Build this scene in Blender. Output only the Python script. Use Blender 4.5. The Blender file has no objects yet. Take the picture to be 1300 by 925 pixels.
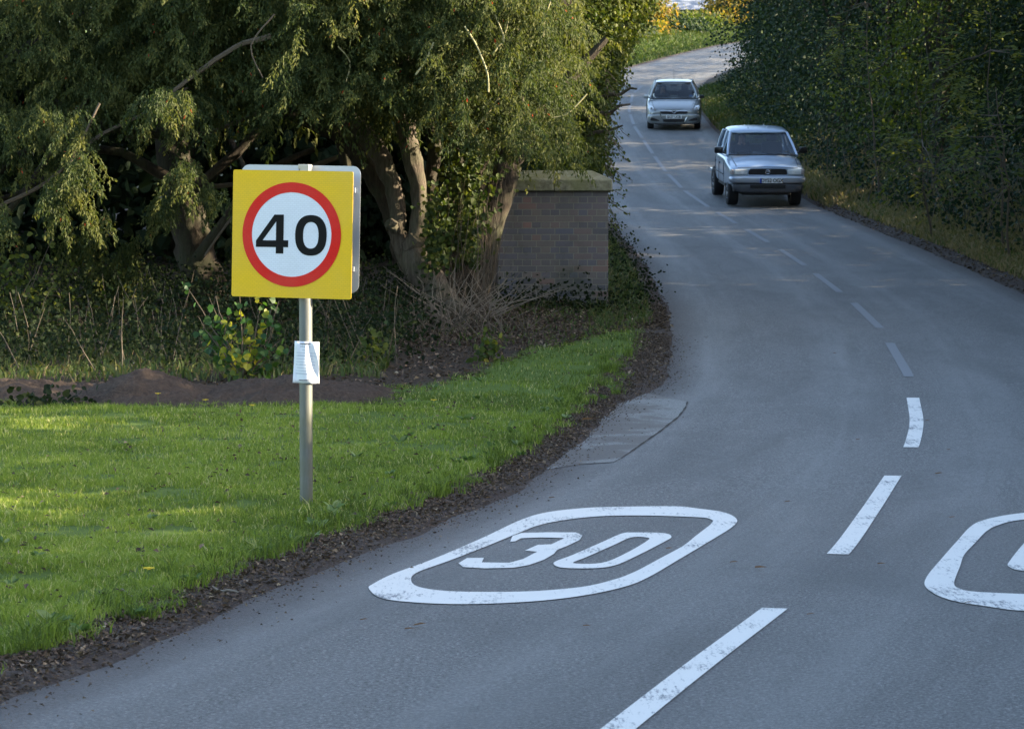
import bpy, bmesh, math
import numpy as np
from mathutils import Vector, Matrix
from mathutils.geometry import tessellate_polygon

scene = bpy.context.scene
COL = scene.collection
RNG = np.random.default_rng(7)
FP, HZ, CXP, EYE = 3611.0, 293.0, 650.0, 1.6      # focal length in photo pixels, horizon row, centre column, eye height

# ------------------------------------------------------------------ basics
def link(o, parent=None):
    COL.objects.link(o)
    if parent is not None:
        o.parent = parent
    return o

def tag(o, label=None, cat=None, group=None, kind=None):
    if label: o['label'] = label
    if cat: o['category'] = cat
    if group: o['group'] = group
    if kind: o['kind'] = kind
    return o

def empty(name, loc=(0, 0, 0), rot=(0, 0, 0)):
    o = bpy.data.objects.new(name, None)
    o.location = loc
    o.rotation_euler = rot
    o.empty_display_size = 0.2
    return link(o)

def np_mesh(name, V, F, mat=None, parent=None, tint=None, smooth=False, mats=None, midx=None, uv=None, vcol=None):
    """V (n,3); F (m,k) array of equal faces, or a list of faces"""
    me = bpy.data.meshes.new(name)
    V = np.asarray(V, dtype=np.float32)
    if isinstance(F, np.ndarray):
        m, k = F.shape
        me.vertices.add(len(V)); me.vertices.foreach_set('co', V.ravel())
        me.loops.add(m * k); me.loops.foreach_set('vertex_index', F.astype(np.int32).ravel())
        me.polygons.add(m)
        me.polygons.foreach_set('loop_start', np.arange(0, m * k, k, dtype=np.int32))
        try: me.polygons.foreach_set('loop_total', np.full(m, k, dtype=np.int32))
        except Exception: pass
        me.update(calc_edges=True)
    else:
        me.from_pydata([tuple(v) for v in V.tolist()], [], F)
        me.update()
    if tint is not None:
        a = me.attributes.new('tint', 'FLOAT', 'FACE'); a.data.foreach_set('value', np.asarray(tint, dtype=np.float32))
    if vcol is not None:
        a = me.attributes.new('zone', 'FLOAT_COLOR', 'POINT')
        a.data.foreach_set('color', np.concatenate([vcol, np.ones((len(V), 1))], 1).astype(np.float32).ravel())
    if uv is not None:
        a = me.attributes.new('road_uv', 'FLOAT_VECTOR', 'POINT')
        a.data.foreach_set('vector', np.asarray(uv, dtype=np.float32).ravel())
    me.polygons.foreach_set('use_smooth', np.full(len(me.polygons), bool(smooth)))
    for mm in (mats or ([mat] if mat else [])):
        me.materials.append(mm)
    if midx is not None:
        me.polygons.foreach_set('material_index', np.asarray(midx, dtype=np.int32))
    return link(bpy.data.objects.new(name, me), parent)

class MB:
    def __init__(s): s.V = []; s.F = []
    def add(s, V, F):
        b = len(s.V); s.V.extend([tuple(v) for v in V]); s.F.extend([tuple(i + b for i in f) for f in F]); return s
    def box(s, c, d, R=None, bev=0.0):
        """centre, full sizes; bev chamfers the edges"""
        bm = bmesh.new(); bmesh.ops.create_cube(bm, size=1)
        for v in bm.verts: v.co = Vector((v.co.x * d[0], v.co.y * d[1], v.co.z * d[2]))
        if bev: bmesh.ops.bevel(bm, geom=list(bm.edges), offset=bev, segments=2, affect='EDGES', profile=.6)
        bm.verts.index_update()
        V = [v.co.copy() for v in bm.verts]
        if R is not None: V = [R @ v for v in V]
        s.add([v + Vector(c) for v in V], [[v.index for v in f.verts] for f in bm.faces]); bm.free(); return s
    def tube(s, P, R, n=8, cap=True, rough=0.0, seed=0):
        P = [Vector(p) for p in P]
        if not hasattr(R, '__len__'): R = [R] * len(P)
        b = len(s.V); up = Vector((0.31, 0.2, 0.93)); m = len(P)
        rr = np.random.default_rng(seed) if rough else None
        lob = (rr.uniform(-1, 1, n) if rough else None)
        for i, p in enumerate(P):
            t = (P[min(i + 1, m - 1)] - P[max(i - 1, 0)])
            if t.length < 1e-9: t = Vector((0, 0, 1))
            t.normalize()
            a = t.cross(up)
            if a.length < 1e-3: a = t.cross(Vector((1, 0, 0)))
            a.normalize(); c = a.cross(t)
            for k in range(n):
                th = 2 * math.pi * k / n
                r = R[i] * (1 + (rough * (0.7 * lob[k] + 0.6 * rr.uniform(-1, 1)) if rough else 0))
                q = p + a * (math.cos(th) * r) + c * (math.sin(th) * r)
                s.V.append((q.x, q.y, q.z))
        for i in range(m - 1):
            for k in range(n):
                k2 = (k + 1) % n
                s.F.append((b + i * n + k, b + i * n + k2, b + (i + 1) * n + k2, b + (i + 1) * n + k))
        if cap:
            s.F.append(tuple(b + k for k in range(n))[::-1]); s.F.append(tuple(b + (m - 1) * n + k for k in range(n)))
        return s
    def poly(s, loops, z0, z1, T=lambda p: p):
        """flat outline with holes, extruded z0..z1 then mapped by T(x,y,z)"""
        fl = [[Vector((p[0], p[1], 0)) for p in l] for l in loops]
        tr = tessellate_polygon(fl)
        pts = [p for l in loops for p in l]; n = len(pts); b = len(s.V)
        for z in (z0, z1):
            for p in pts: s.V.append(tuple(T((p[0], p[1], z))))
        for t in tr:
            s.F.append((b + t[0], b + t[1], b + t[2])); s.F.append((b + n + t[2], b + n + t[1], b + n + t[0]))
        o = 0
        for l in loops:
            m = len(l)
            for i in range(m):
                j = (i + 1) % m
                s.F.append((b + o + i, b + o + j, b + n + o + j, b + n + o + i))
            o += m
        return s
    def build(s, name, mat, parent=None, smooth=False, fix=True):
        me = bpy.data.meshes.new(name); me.from_pydata(s.V, [], s.F); me.update()
        if fix:
            bm = bmesh.new(); bm.from_mesh(me); bmesh.ops.recalc_face_normals(bm, faces=bm.faces); bm.to_mesh(me); bm.free()
        if smooth:
            me.polygons.foreach_set('use_smooth', [True] * len(me.polygons))
            try: me.set_sharp_from_angle(angle=math.radians(40))
            except Exception: pass
        me.materials.append(mat)
        return link(bpy.data.objects.new(name, me), parent)

def smooth_loop(P, per=6, closed=True):
    P = [np.array(p, float) for p in P]; n = len(P); out = []
    rng = range(n) if closed else range(n - 1)
    for i in rng:
        if closed: a, b, c, d = P[(i - 1) % n], P[i], P[(i + 1) % n], P[(i + 2) % n]
        else: a, b, c, d = P[max(i - 1, 0)], P[i], P[i + 1], P[min(i + 2, n - 1)]
        for k in range(per):
            t = k / per
            out.append(0.5 * ((2 * b) + (-a + c) * t + (2 * a - 5 * b + 4 * c - d) * t * t + (-a + 3 * b - 3 * c + d) * t ** 3))
    if not closed: out.append(P[-1])
    return [tuple(q) for q in out]

def vnoise(x, y, seed=0, s=1.0):
    """cheap smooth noise from sines, about -1..1"""
    x = np.asarray(x, float) * s; y = np.asarray(y, float) * s
    r = np.random.default_rng(seed + 100); out = 0
    for k in range(6):
        a = r.uniform(0, 6.28); f = 0.7 * 1.55 ** k
        out = out + np.sin((x * math.cos(a) + y * math.sin(a)) * f * 2.1 + r.uniform(0, 6.28) + 1.3 * np.sin((x * math.sin(a) - y * math.cos(a)) * f + r.uniform(0, 6))) / (1.25 ** k)
    return out / 3.2

def sstep(a, b, x):
    t = np.clip((np.asarray(x, float) - a) / (b - a), 0, 1)
    return t * t * (3 - 2 * t)

# ------------------------------------------------------------------ the lie of the land
_G = np.arange(-40, 420, 0.25)
def _table(T, w):
    T = np.array(T, float); v = np.interp(_G, T[:, 0], T[:, 1])
    # linear extrapolation at both ends
    s0 = (T[1, 1] - T[0, 1]) / (T[1, 0] - T[0, 0]); v = np.where(_G < T[0, 0], T[0, 1] + s0 * (_G - T[0, 0]), v)
    s1 = (T[-1, 1] - T[-2, 1]) / (T[-1, 0] - T[-2, 0]); v = np.where(_G > T[-1, 0], T[-1, 1] + s1 * (_G - T[-1, 0]), v)
    k = np.hanning(int(w / 0.25) | 1); k /= k.sum(); h = len(k) // 2
    return np.convolve(np.pad(v, h, mode='edge'), k, mode='valid')
_PR = _table([(-40, 0), (17, 0), (20.6, .03), (24.8, .13), (30, .33), (37, .66), (45, 1.05), (55, 1.62), (63, 2.12), (75, 3.15), (91, 4.85), (120, 7.9), (163, 12.1), (200, 15.6), (300, 24)], 3)
_CX = _table([(0, -2.0), (10.66, .75), (12, 1.12), (14, 1.62), (18.4, 2.47), (20.4, 2.87), (22.6, 3.23), (24.7, 3.49), (27, 3.78), (32.5, 4.25), (37, 4.45), (45, 4.63), (49, 4.62), (55, 4.53), (63, 4.35), (68, 4.12), (80, 4.0), (92, 3.95), (100, 4.1), (110, 4.65), (120, 5.7), (130, 7.4), (137, 8.9), (150, 11.5), (166, 15.2), (180, 19), (200, 25), (240, 38)], 3)
_LE = _table([(0, -4.2), (9, -1.86), (10.66, -1.45), (12, -1.16), (13.87, -.77), (15.2, -.43), (17.1, 0), (18.5, .2), (20.4, .46), (22.3, .7), (24.5, .98), (25.5, 1.28), (27, 1.5), (30.5, 1.73), (35, 1.97), (45, 2.14), (55, 2.03), (63, 1.88), (68, 1.65), (80, 1.52), (92, 1.47), (100, 1.6), (110, 2.1), (120, 3.1), (130, 4.75), (137, 6.2), (150, 8.7), (166, 12.2), (180, 16), (200, 22), (240, 35)], 1.5)
_GE = _table([(0, -5), (9, -2.35), (10.66, -1.93), (11.4, -1.74), (13.5, -1.4), (15.7, -.82), (17.7, -.42), (21.2, .16), (25.3, .62), (30.5, 1.27), (33, 1.4), (60, 1.2)], 1)
def prof(Y): return np.interp(Y, _G, _PR)
def cxl(Y): return np.interp(Y, _G, _CX)
def led(Y): return np.interp(Y, _G, _LE)
def ged(Y): return np.interp(Y, _G, _GE) + .07
def red(Y): return cxl(Y) + 2.45 + 0.5 * (1 - sstep(15, 30, Y))
def grass_back(X): return np.interp(X, [-30, -1.8, -.65, .42, 1.37], [24.2, 24.2, 26.0, 30.4, 33])

def ground_z(X, Y):
    X = np.asarray(X, float); Y = np.asarray(Y, float)
    dl = led(Y) - X; dr = X - red(Y)
    z = prof(Y) - 0.035
    wob = 0.05 * vnoise(X, Y, 3, 1.3)
    z = z + 0.055 * np.maximum(sstep(-.14, .12, dl + wob), sstep(-.14, .12, dr + wob))
    out = np.maximum(sstep(0.1, .8, dl), sstep(.1, .8, dr))
    z = z + out * 0.018 * vnoise(X, Y, 5, 2.2)
    z = z + 0.05 * sstep(.5, 1.0, dl) * sstep(30, 8, Y)
    z = z + (0.10 * sstep(.5, 2.5, dl)) * sstep(28, 34, Y)
    z = z + sstep(100, 118, Y) * ((.55 + .6 * sstep(140, 120, Y)) * sstep(.5, 4.5, dl) - 3.4 * sstep(6, 14, dl))
    z = z + 0.12 * sstep(0, .5, dr) + 1.3 * sstep(.5, 4.5, dr) * sstep(6, 16, Y) + 0.05 * out * vnoise(X, Y, 9, .5)
    return z
def gz(x, y): return float(ground_z(x, y))

def at(px, py, Y):
    """photo pixel at depth Y -> world"""
    return Vector(((px - CXP) * Y / FP, Y, EYE - (py - HZ) * Y / FP))
def on_flat(px, py, z=0.0):
    Y = FP * (EYE - z) / (py - HZ)
    return ((px - CXP) * Y / FP, Y)

# ------------------------------------------------------------------ materials
def nt(name):
    m = bpy.data.materials.new(name); m.use_nodes = True
    t = m.node_tree; t.nodes.clear()
    out = t.nodes.new('ShaderNodeOutputMaterial')
    return m, t, out
def N(t, typ, **kw):
    n = t.nodes.new(typ)
    for k, v in kw.items():
        if k.startswith('i_'): n.inputs[k[2:].replace('_', ' ')].default_value = v
        else: setattr(n, k, v)
    return n
def ramp(t, fac, stops):
    r = t.nodes.new('ShaderNodeValToRGB'); e = r.color_ramp.elements
    while len(e) < len(stops): e.new(0.5)
    for i, (p, c) in enumerate(stops):
        e[i].position = p; e[i].color = (*c, 1) if len(c) == 3 else c
    t.links.new(fac, r.inputs[0]); return r
def noise(t, scale, detail=6, rough=.6, vec=None, dist=0):
    n = t.nodes.new('ShaderNodeTexNoise'); n.inputs['Scale'].default_value = scale; n.inputs['Detail'].default_value = detail
    n.inputs['Roughness'].default_value = rough; n.inputs['Distortion'].default_value = dist
    if vec is not None: t.links.new(vec, n.inputs['Vector'])
    return n
def mixc(t, fac, a, b, mode='MIX'):
    m = t.nodes.new('ShaderNodeMix'); m.data_type = 'RGBA'; m.blend_type = mode
    for sock, v in ((m.inputs[0], fac), (m.inputs[6], a), (m.inputs[7], b)):
        if hasattr(v, 'is_linked'): t.links.new(v, sock)
        else: sock.default_value = v if not hasattr(v, '__len__') else ((*v, 1) if len(v) == 3 else v)
    return m.outputs[2]
def mathn(t, op, a, b=0.0, clamp=False):
    m = t.nodes.new('ShaderNodeMath'); m.operation = op; m.use_clamp = clamp
    for s, v in ((m.inputs[0], a), (m.inputs[1], b)):
        if hasattr(v, 'is_linked'): t.links.new(v, s)
        else: s.default_value = v
    return m.outputs[0]
def pbsdf(t, out, color, rough=.6, metal=0, spec=.5, bump=None, bstr=.3, bdist=.01, coat=0):
    p = t.nodes.new('ShaderNodeBsdfPrincipled')
    for nm, v in (('Base Color', color), ('Roughness', rough), ('Metallic', metal), ('Specular IOR Level', spec), ('Coat Weight', coat)):
        if hasattr(v, 'is_linked'): t.links.new(v, p.inputs[nm])
        else: p.inputs[nm].default_value = ((*v, 1) if hasattr(v, '__len__') and len(v) == 3 else v)
    if bump is not None:
        b = t.nodes.new('ShaderNodeBump'); b.inputs['Strength'].default_value = bstr; b.inputs['Distance'].default_value = bdist
        t.links.new(bump, b.inputs['Height']); t.links.new(b.outputs[0], p.inputs['Normal'])
    if out is not None: t.links.new(p.outputs[0], out.inputs[0])
    return p
def ocoord(t): return t.nodes.new('ShaderNodeTexCoord').outputs['Object']

def plain(name, color, rough=.6, metal=0, var=.12, scale=18, spec=.5, coat=0, bump=0.0):
    m, t, out = nt(name)
    n = noise(t, scale, 5, .6, ocoord(t))
    c = mixc(t, n.outputs[0], tuple(v * (1 - var) for v in color), tuple(min(1, v * (1 + var)) for v in color))
    r = mathn(t, 'ADD', mathn(t, 'MULTIPLY', n.outputs[0], .15), rough - .07)
    pbsdf(t, out, c, r, metal, spec, n.outputs[0] if bump else None, bump, .01, coat)
    return m

def leaf_mat(name, stops, rough=.45, trans=.35, spec=.25, tboost=1.6):
    m, t, out = nt(name)
    a = N(t, 'ShaderNodeAttribute', attribute_name='tint')
    r = ramp(t, a.outputs['Fac'], stops)
    p = pbsdf(t, None, r.outputs[0], rough, 0, spec)
    tr = t.nodes.new('ShaderNodeBsdfTranslucent')
    tc = mixc(t, 1.0, r.outputs[0], (tboost * 1.0, tboost * 1.05, tboost * .45), 'MULTIPLY')
    t.links.new(tc, tr.inputs[0])
    mx = t.nodes.new('ShaderNodeMixShader'); mx.inputs[0].default_value = trans
    t.links.new(p.outputs[0], mx.inputs[1]); t.links.new(tr.outputs[0], mx.inputs[2]); t.links.new(mx.outputs[0], out.inputs[0])
    return m

def bark_mat(name, a, b, scale=9):
    m, t, out = nt(name)
    tc = ocoord(t); mp = t.nodes.new('ShaderNodeMapping'); mp.inputs['Scale'].default_value = (1, 1, .16); t.links.new(tc, mp.inputs[0])
    n1 = noise(t, scale * 2.2, 9, .72, mp.outputs[0], .8); n2 = noise(t, 3.1, 4, .6, tc)
    c = mixc(t, ramp(t, n1.outputs[0], [(.34, (0, 0, 0)), (.66, (1, 1, 1))]).outputs[0], a, b)
    c = mixc(t, mathn(t, 'MULTIPLY', ramp(t, n2.outputs[0], [(.45, (0, 0, 0)), (.65, (1, 1, 1))]).outputs[0], .45), c, (.06, .075, .035))
    pbsdf(t, out, c, .85, 0, .25, n1.outputs[0], .9, .03)
    return m

M = {}
M['yew_leaf'] = leaf_mat('yew_needles', [(0, (.02, .034, .013)), (.4, (.045, .062, .02)), (.75, (.115, .12, .036)), (.93, (.23, .205, .06)), (.99, (.23, .205, .06)), (1, (.42, .06, .03))], .6, .35, .15)
M['ivy_leaf'] = leaf_mat('ivy_leaves', [(0, (.014, .032, .011)), (.5, (.05, .07, .015)), (.85, (.12, .13, .026)), (1, (.22, .21, .04))], .55, .3, .2)
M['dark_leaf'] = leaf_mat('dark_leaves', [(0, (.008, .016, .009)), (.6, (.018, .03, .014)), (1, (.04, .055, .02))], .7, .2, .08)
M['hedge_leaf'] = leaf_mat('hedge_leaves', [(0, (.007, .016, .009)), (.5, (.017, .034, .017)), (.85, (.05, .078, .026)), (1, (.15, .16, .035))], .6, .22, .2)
M['yellow_leaf'] = leaf_mat('turning_leaves', [(0, (.028, .045, .011)), (.5, (.06, .082, .015)), (.85, (.12, .13, .02)), (1, (.28, .22, .03))], .6, .35)
M['autumn_leaf'] = leaf_mat('autumn_leaves', [(0, (.05, .06, .015)), (.4, (.12, .11, .02)), (.75, (.27, .15, .03)), (1, (.4, .22, .05))], .6, .4)
M['bush_leaf'] = leaf_mat('bush_leaves', [(0, (.025, .065, .018)), (.5, (.055, .11, .02)), (.62, (.2, .21, .02)), (1, (.34, .29, .025))], .45, .4)
M['under_leaf'] = leaf_mat('undergrowth_leaves', [(0, (.008, .014, .007)), (.6, (.017, .027, .010)), (1, (.055, .062, .018))], .7, .25, .1)  # colours darkened to carry the shade under the yews
M['weed_leaf'] = leaf_mat('weed_leaves', [(0, (.05, .09, .025)), (.6, (.10, .16, .045)), (1, (.2, .24, .10))], .6, .25)
M['litter'] = leaf_mat('leaf_litter', [(0, (.03, .021, .016)), (.45, (.075, .052, .038)), (.75, (.15, .105, .075)), (.93, (.3, .22, .15)), (1, (.5, .42, .28))], .7, .1, .2)
M['fallen'] = leaf_mat('fallen_leaves', [(0, (.16, .08, .05)), (.5, (.3, .16, .12)), (1, (.5, .42, .1))], .6, .2)
M['grass'] = leaf_mat('grass_blades', [(0, (.06, .09, .018)), (.45, (.16, .215, .034)), (.85, (.27, .33, .058)), (1, (.45, .41, .2))], .55, .35, .25, 1.5)
M['rank_grass'] = leaf_mat('rank_grass_blades', [(0, (.03, .055, .016)), (.5, (.07, .10, .025)), (.8, (.12, .11, .045)), (1, (.24, .18, .10))], .6, .3)
M['bark'] = bark_mat('grey_yew_bark', (.035, .026, .02), (.15, .122, .092))
M['bark_dark'] = bark_mat('dark_bark', (.022, .017, .013), (.07, .055, .04))
M['twig'] = plain('dry_twigs', (.19, .15, .11), .8, var=.35, scale=6)
M['twig_dark'] = plain('brown_twigs', (.10, .075, .05), .8, var=.35, scale=6)
M['twig_pale'] = plain('pale_shoots', (.33, .30, .15), .7, var=.3, scale=5)

# ------------------------------------------------------------------ leaves, grass, crowns
def unit(a): return a / np.maximum(np.linalg.norm(a, axis=-1, keepdims=True), 1e-9)
def leaf_arrays(P, D, L, W, rnd=False, fold=.18, rng=RNG, flat=None):
    n = len(P); D = unit(D)
    Nn = rng.normal(size=(n, 3)) if flat is None else flat + rng.normal(size=(n, 3)) * .45
    S = unit(np.cross(D, Nn)); Nn = unit(np.cross(S, D))
    L = np.broadcast_to(L, (n,))[:, None]; W = np.broadcast_to(W, (n,))[:, None]
    if not rnd:
        mid = P + D * L * .42
        V = np.stack([P, mid + S * W * .5 + Nn * W * fold, P + D * L, mid - S * W * .5 + Nn * W * fold], 1).reshape(-1, 3)
        b = np.arange(n)[:, None] * 4
        F = np.concatenate([b + np.array([0, 1, 2]), b + np.array([0, 2, 3])], 1).reshape(-1, 3)
        return V, F
    a1 = P + D * L * .12; a2 = P + D * L * .55
    V = np.stack([P, a1 + S * W * .42 + Nn * W * fold * .8, a2 + S * W * .5 + Nn * W * fold, P + D * L,
                  a2 - S * W * .5 + Nn * W * fold, a1 - S * W * .42 + Nn * W * fold * .8], 1).reshape(-1, 3)
    b = np.arange(n)[:, None] * 6
    F = np.concatenate([b + np.array([0, 1, 2, 3]), b + np.array([0, 3, 4, 5])], 1).reshape(-1, 4)
    return V, F

def blade_arrays(X, Y, H, W, lean, rng, z=None):
    n = len(X); Z = ground_z(X, Y) - .012 if z is None else z
    B = np.stack([X, Y, Z], 1); a = rng.uniform(0, 2 * np.pi, n); f = rng.uniform(0, 2 * np.pi, n)
    S = np.stack([np.cos(a), np.sin(a) * .5, np.zeros(n)], 1) * W[:, None] * .5
    Ld = np.stack([np.cos(f), np.sin(f), np.zeros(n)], 1) * (H * lean)[:, None]
    up = np.array([0, 0, 1.0]) * H[:, None]
    m = B + Ld * .25 + up * .55
    V = np.stack([B - S, B + S, m + S * .75, m - S * .75, B + Ld + up * (1 - .35 * lean[:, None])], 1).reshape(-1, 3)
    b = np.arange(n)[:, None] * 5
    F = np.concatenate([b + np.array([0, 1, 2]), b + np.array([0, 2, 3]), b + np.array([3, 2, 4])], 1).reshape(-1, 3)
    return V, F

def crown_leaves(lobes, n_cl, per, size, spread, rng, shell=.35, rnd=False, down=.5, asp=.62, bump=.3, xmax=None):
    """clusters of leaves through the outer part of several ellipsoids"""
    lobes = np.array(lobes, float); ar = (lobes[:, 3] * lobes[:, 4] * lobes[:, 5]) ** (2 / 3)
    k = rng.choice(len(lobes), n_cl, p=ar / ar.sum())
    d = unit(rng.normal(size=(n_cl, 3)))
    bmp = 1 + bump * np.sin(d[:, 0] * 5.1 + k) * np.sin(d[:, 1] * 4.3 + 2 * k) + bump * .8 * np.sin(d[:, 2] * 9 + d[:, 0] * 7 + k)
    r = (1 - np.abs(rng.normal(size=n_cl)) * shell).clip(.15, 1.1) * bmp
    C = lobes[k, :3] + d * lobes[k, 3:6] * r[:, None]
    out = d
    P = np.repeat(C, per, 0) + rng.normal(size=(n_cl * per, 3)) * spread * np.array([1, 1, .75])
    D = np.repeat(out, per, 0) * .8 + rng.normal(size=(n_cl * per, 3)) * .7 + np.array([0, 0, -down])
    s = size * rng.uniform(.6, 1.25, n_cl * per)
    if xmax is not None: P[:, 0] = np.where(P[:, 0] > xmax, xmax - np.abs(P[:, 0] - xmax) * .6, P[:, 0])
    V, F = leaf_arrays(P, D, s, s * asp, rnd, rng=rng)
    tt = np.repeat(rng.beta(2, 2.6, n_cl), per) * .65 + rng.uniform(0, .35, n_cl * per)
    return V, F, np.repeat(tt, 2)

def crown_obj(name, arrs, mat, parent):
    V = []; F = []; T = []; b = 0
    if len({f.shape[1] for _, f, _ in arrs}) > 1:
        arrs = [(v, np.concatenate([f[:, [0, 1, 2]], f[:, [0, 2, 3]]], 1).reshape(-1, 3), np.repeat(t, 2)) if f.shape[1] == 4 else (v, f, t) for v, f, t in arrs]
    for v, f, t in arrs:
        V.append(v); F.append(f + b); T.append(t); b += len(v)
    return np_mesh(name, np.concatenate(V), np.concatenate(F), mat, parent, tint=np.concatenate(T))

def wob_line(p, q, n, amp, rng):
    p = np.array(p, float); q = np.array(q, float); t = np.linspace(0, 1, n)[:, None]
    w = np.cumsum(rng.normal(size=(n, 3)), 0); w -= w[0] + (w[-1] - w[0]) * t
    return p + (q - p) * t + w * amp
# ------------------------------------------------------------------ ground
def build_ground():
    Ys = np.concatenate([np.arange(-30, 8, 2), np.arange(8, 36, .16), np.arange(36, 60, .5), np.arange(60, 130, 1), np.arange(130, 400, 3)])
    U = np.concatenate([np.arange(-160, -40, 12), np.arange(-40, -13, 2.5), np.arange(-13, -8, .4), np.arange(-8, -1.2, .1), np.arange(-1.2, 2.2, .6), np.arange(2.2, 4.0, .12), np.arange(4.0, 9, .4), np.arange(9, 40, 2.5), np.arange(40, 170, 12)])
    YY, UU = np.meshgrid(Ys, U, indexing='ij')
    XX = cxl(YY) * sstep(-60, 0, YY) + UU
    ZZ = ground_z(XX, YY)
    # small clods in the bare strip
    dl = led(YY) - XX
    strip = sstep(.05, .25, dl) * sstep(.2, -.1, dl - (led(YY) - ged(YY)))
    ZZ = ZZ + strip * .018 * vnoise(XX, YY, 21, 7)
    n, m = YY.shape
    V = np.stack([XX, YY, ZZ], 2).reshape(-1, 3)
    i = np.arange(n - 1)[:, None] * m + np.arange(m - 1)[None]
    F = np.stack([i, i + 1, i + m + 1, i + m], 2).reshape(-1, 4)
    w = .12 * vnoise(XX, YY, 13, 3)
    lf = sstep(-.1, .1, ged(YY) - XX + w)                    # left of the bare strip
    back = sstep(-.3, .3, grass_back(XX) - YY + 3 * w)
    g = lf * back
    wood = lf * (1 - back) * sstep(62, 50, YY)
    dr = XX - red(YY)
    bank = np.maximum(sstep(.25, .6, dr + w), sstep(60, 70, YY) * lf)
    farv = sstep(100, 110, YY) * np.maximum(lf, sstep(.1, .4, dl))
    g = np.maximum(g, farv); bank = bank * (1 - farv)
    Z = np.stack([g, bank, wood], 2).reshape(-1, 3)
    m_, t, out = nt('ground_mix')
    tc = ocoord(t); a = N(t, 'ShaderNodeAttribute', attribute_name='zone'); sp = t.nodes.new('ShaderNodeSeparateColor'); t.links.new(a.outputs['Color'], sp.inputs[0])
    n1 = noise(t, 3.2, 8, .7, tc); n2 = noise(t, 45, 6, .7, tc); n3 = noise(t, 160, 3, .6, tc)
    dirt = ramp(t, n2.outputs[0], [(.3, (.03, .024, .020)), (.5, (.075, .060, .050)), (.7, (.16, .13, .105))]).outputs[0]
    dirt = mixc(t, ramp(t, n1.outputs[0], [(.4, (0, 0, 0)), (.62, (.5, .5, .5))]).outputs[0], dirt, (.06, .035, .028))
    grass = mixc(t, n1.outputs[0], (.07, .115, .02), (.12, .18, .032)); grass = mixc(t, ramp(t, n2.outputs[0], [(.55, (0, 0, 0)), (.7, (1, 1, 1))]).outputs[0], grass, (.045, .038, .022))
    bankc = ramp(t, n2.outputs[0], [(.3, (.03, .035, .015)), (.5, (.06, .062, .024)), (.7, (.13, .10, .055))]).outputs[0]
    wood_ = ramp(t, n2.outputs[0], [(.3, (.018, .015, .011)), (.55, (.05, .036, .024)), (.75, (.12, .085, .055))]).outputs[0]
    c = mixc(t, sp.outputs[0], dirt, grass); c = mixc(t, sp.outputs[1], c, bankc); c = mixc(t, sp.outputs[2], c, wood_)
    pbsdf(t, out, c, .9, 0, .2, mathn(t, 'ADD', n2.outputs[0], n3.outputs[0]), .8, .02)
    tag(np_mesh('ground', V, F, m_, vcol=Z, smooth=True), 'grass verges, bare soil strip and wooded banks beside the road', kind='structure')

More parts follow.
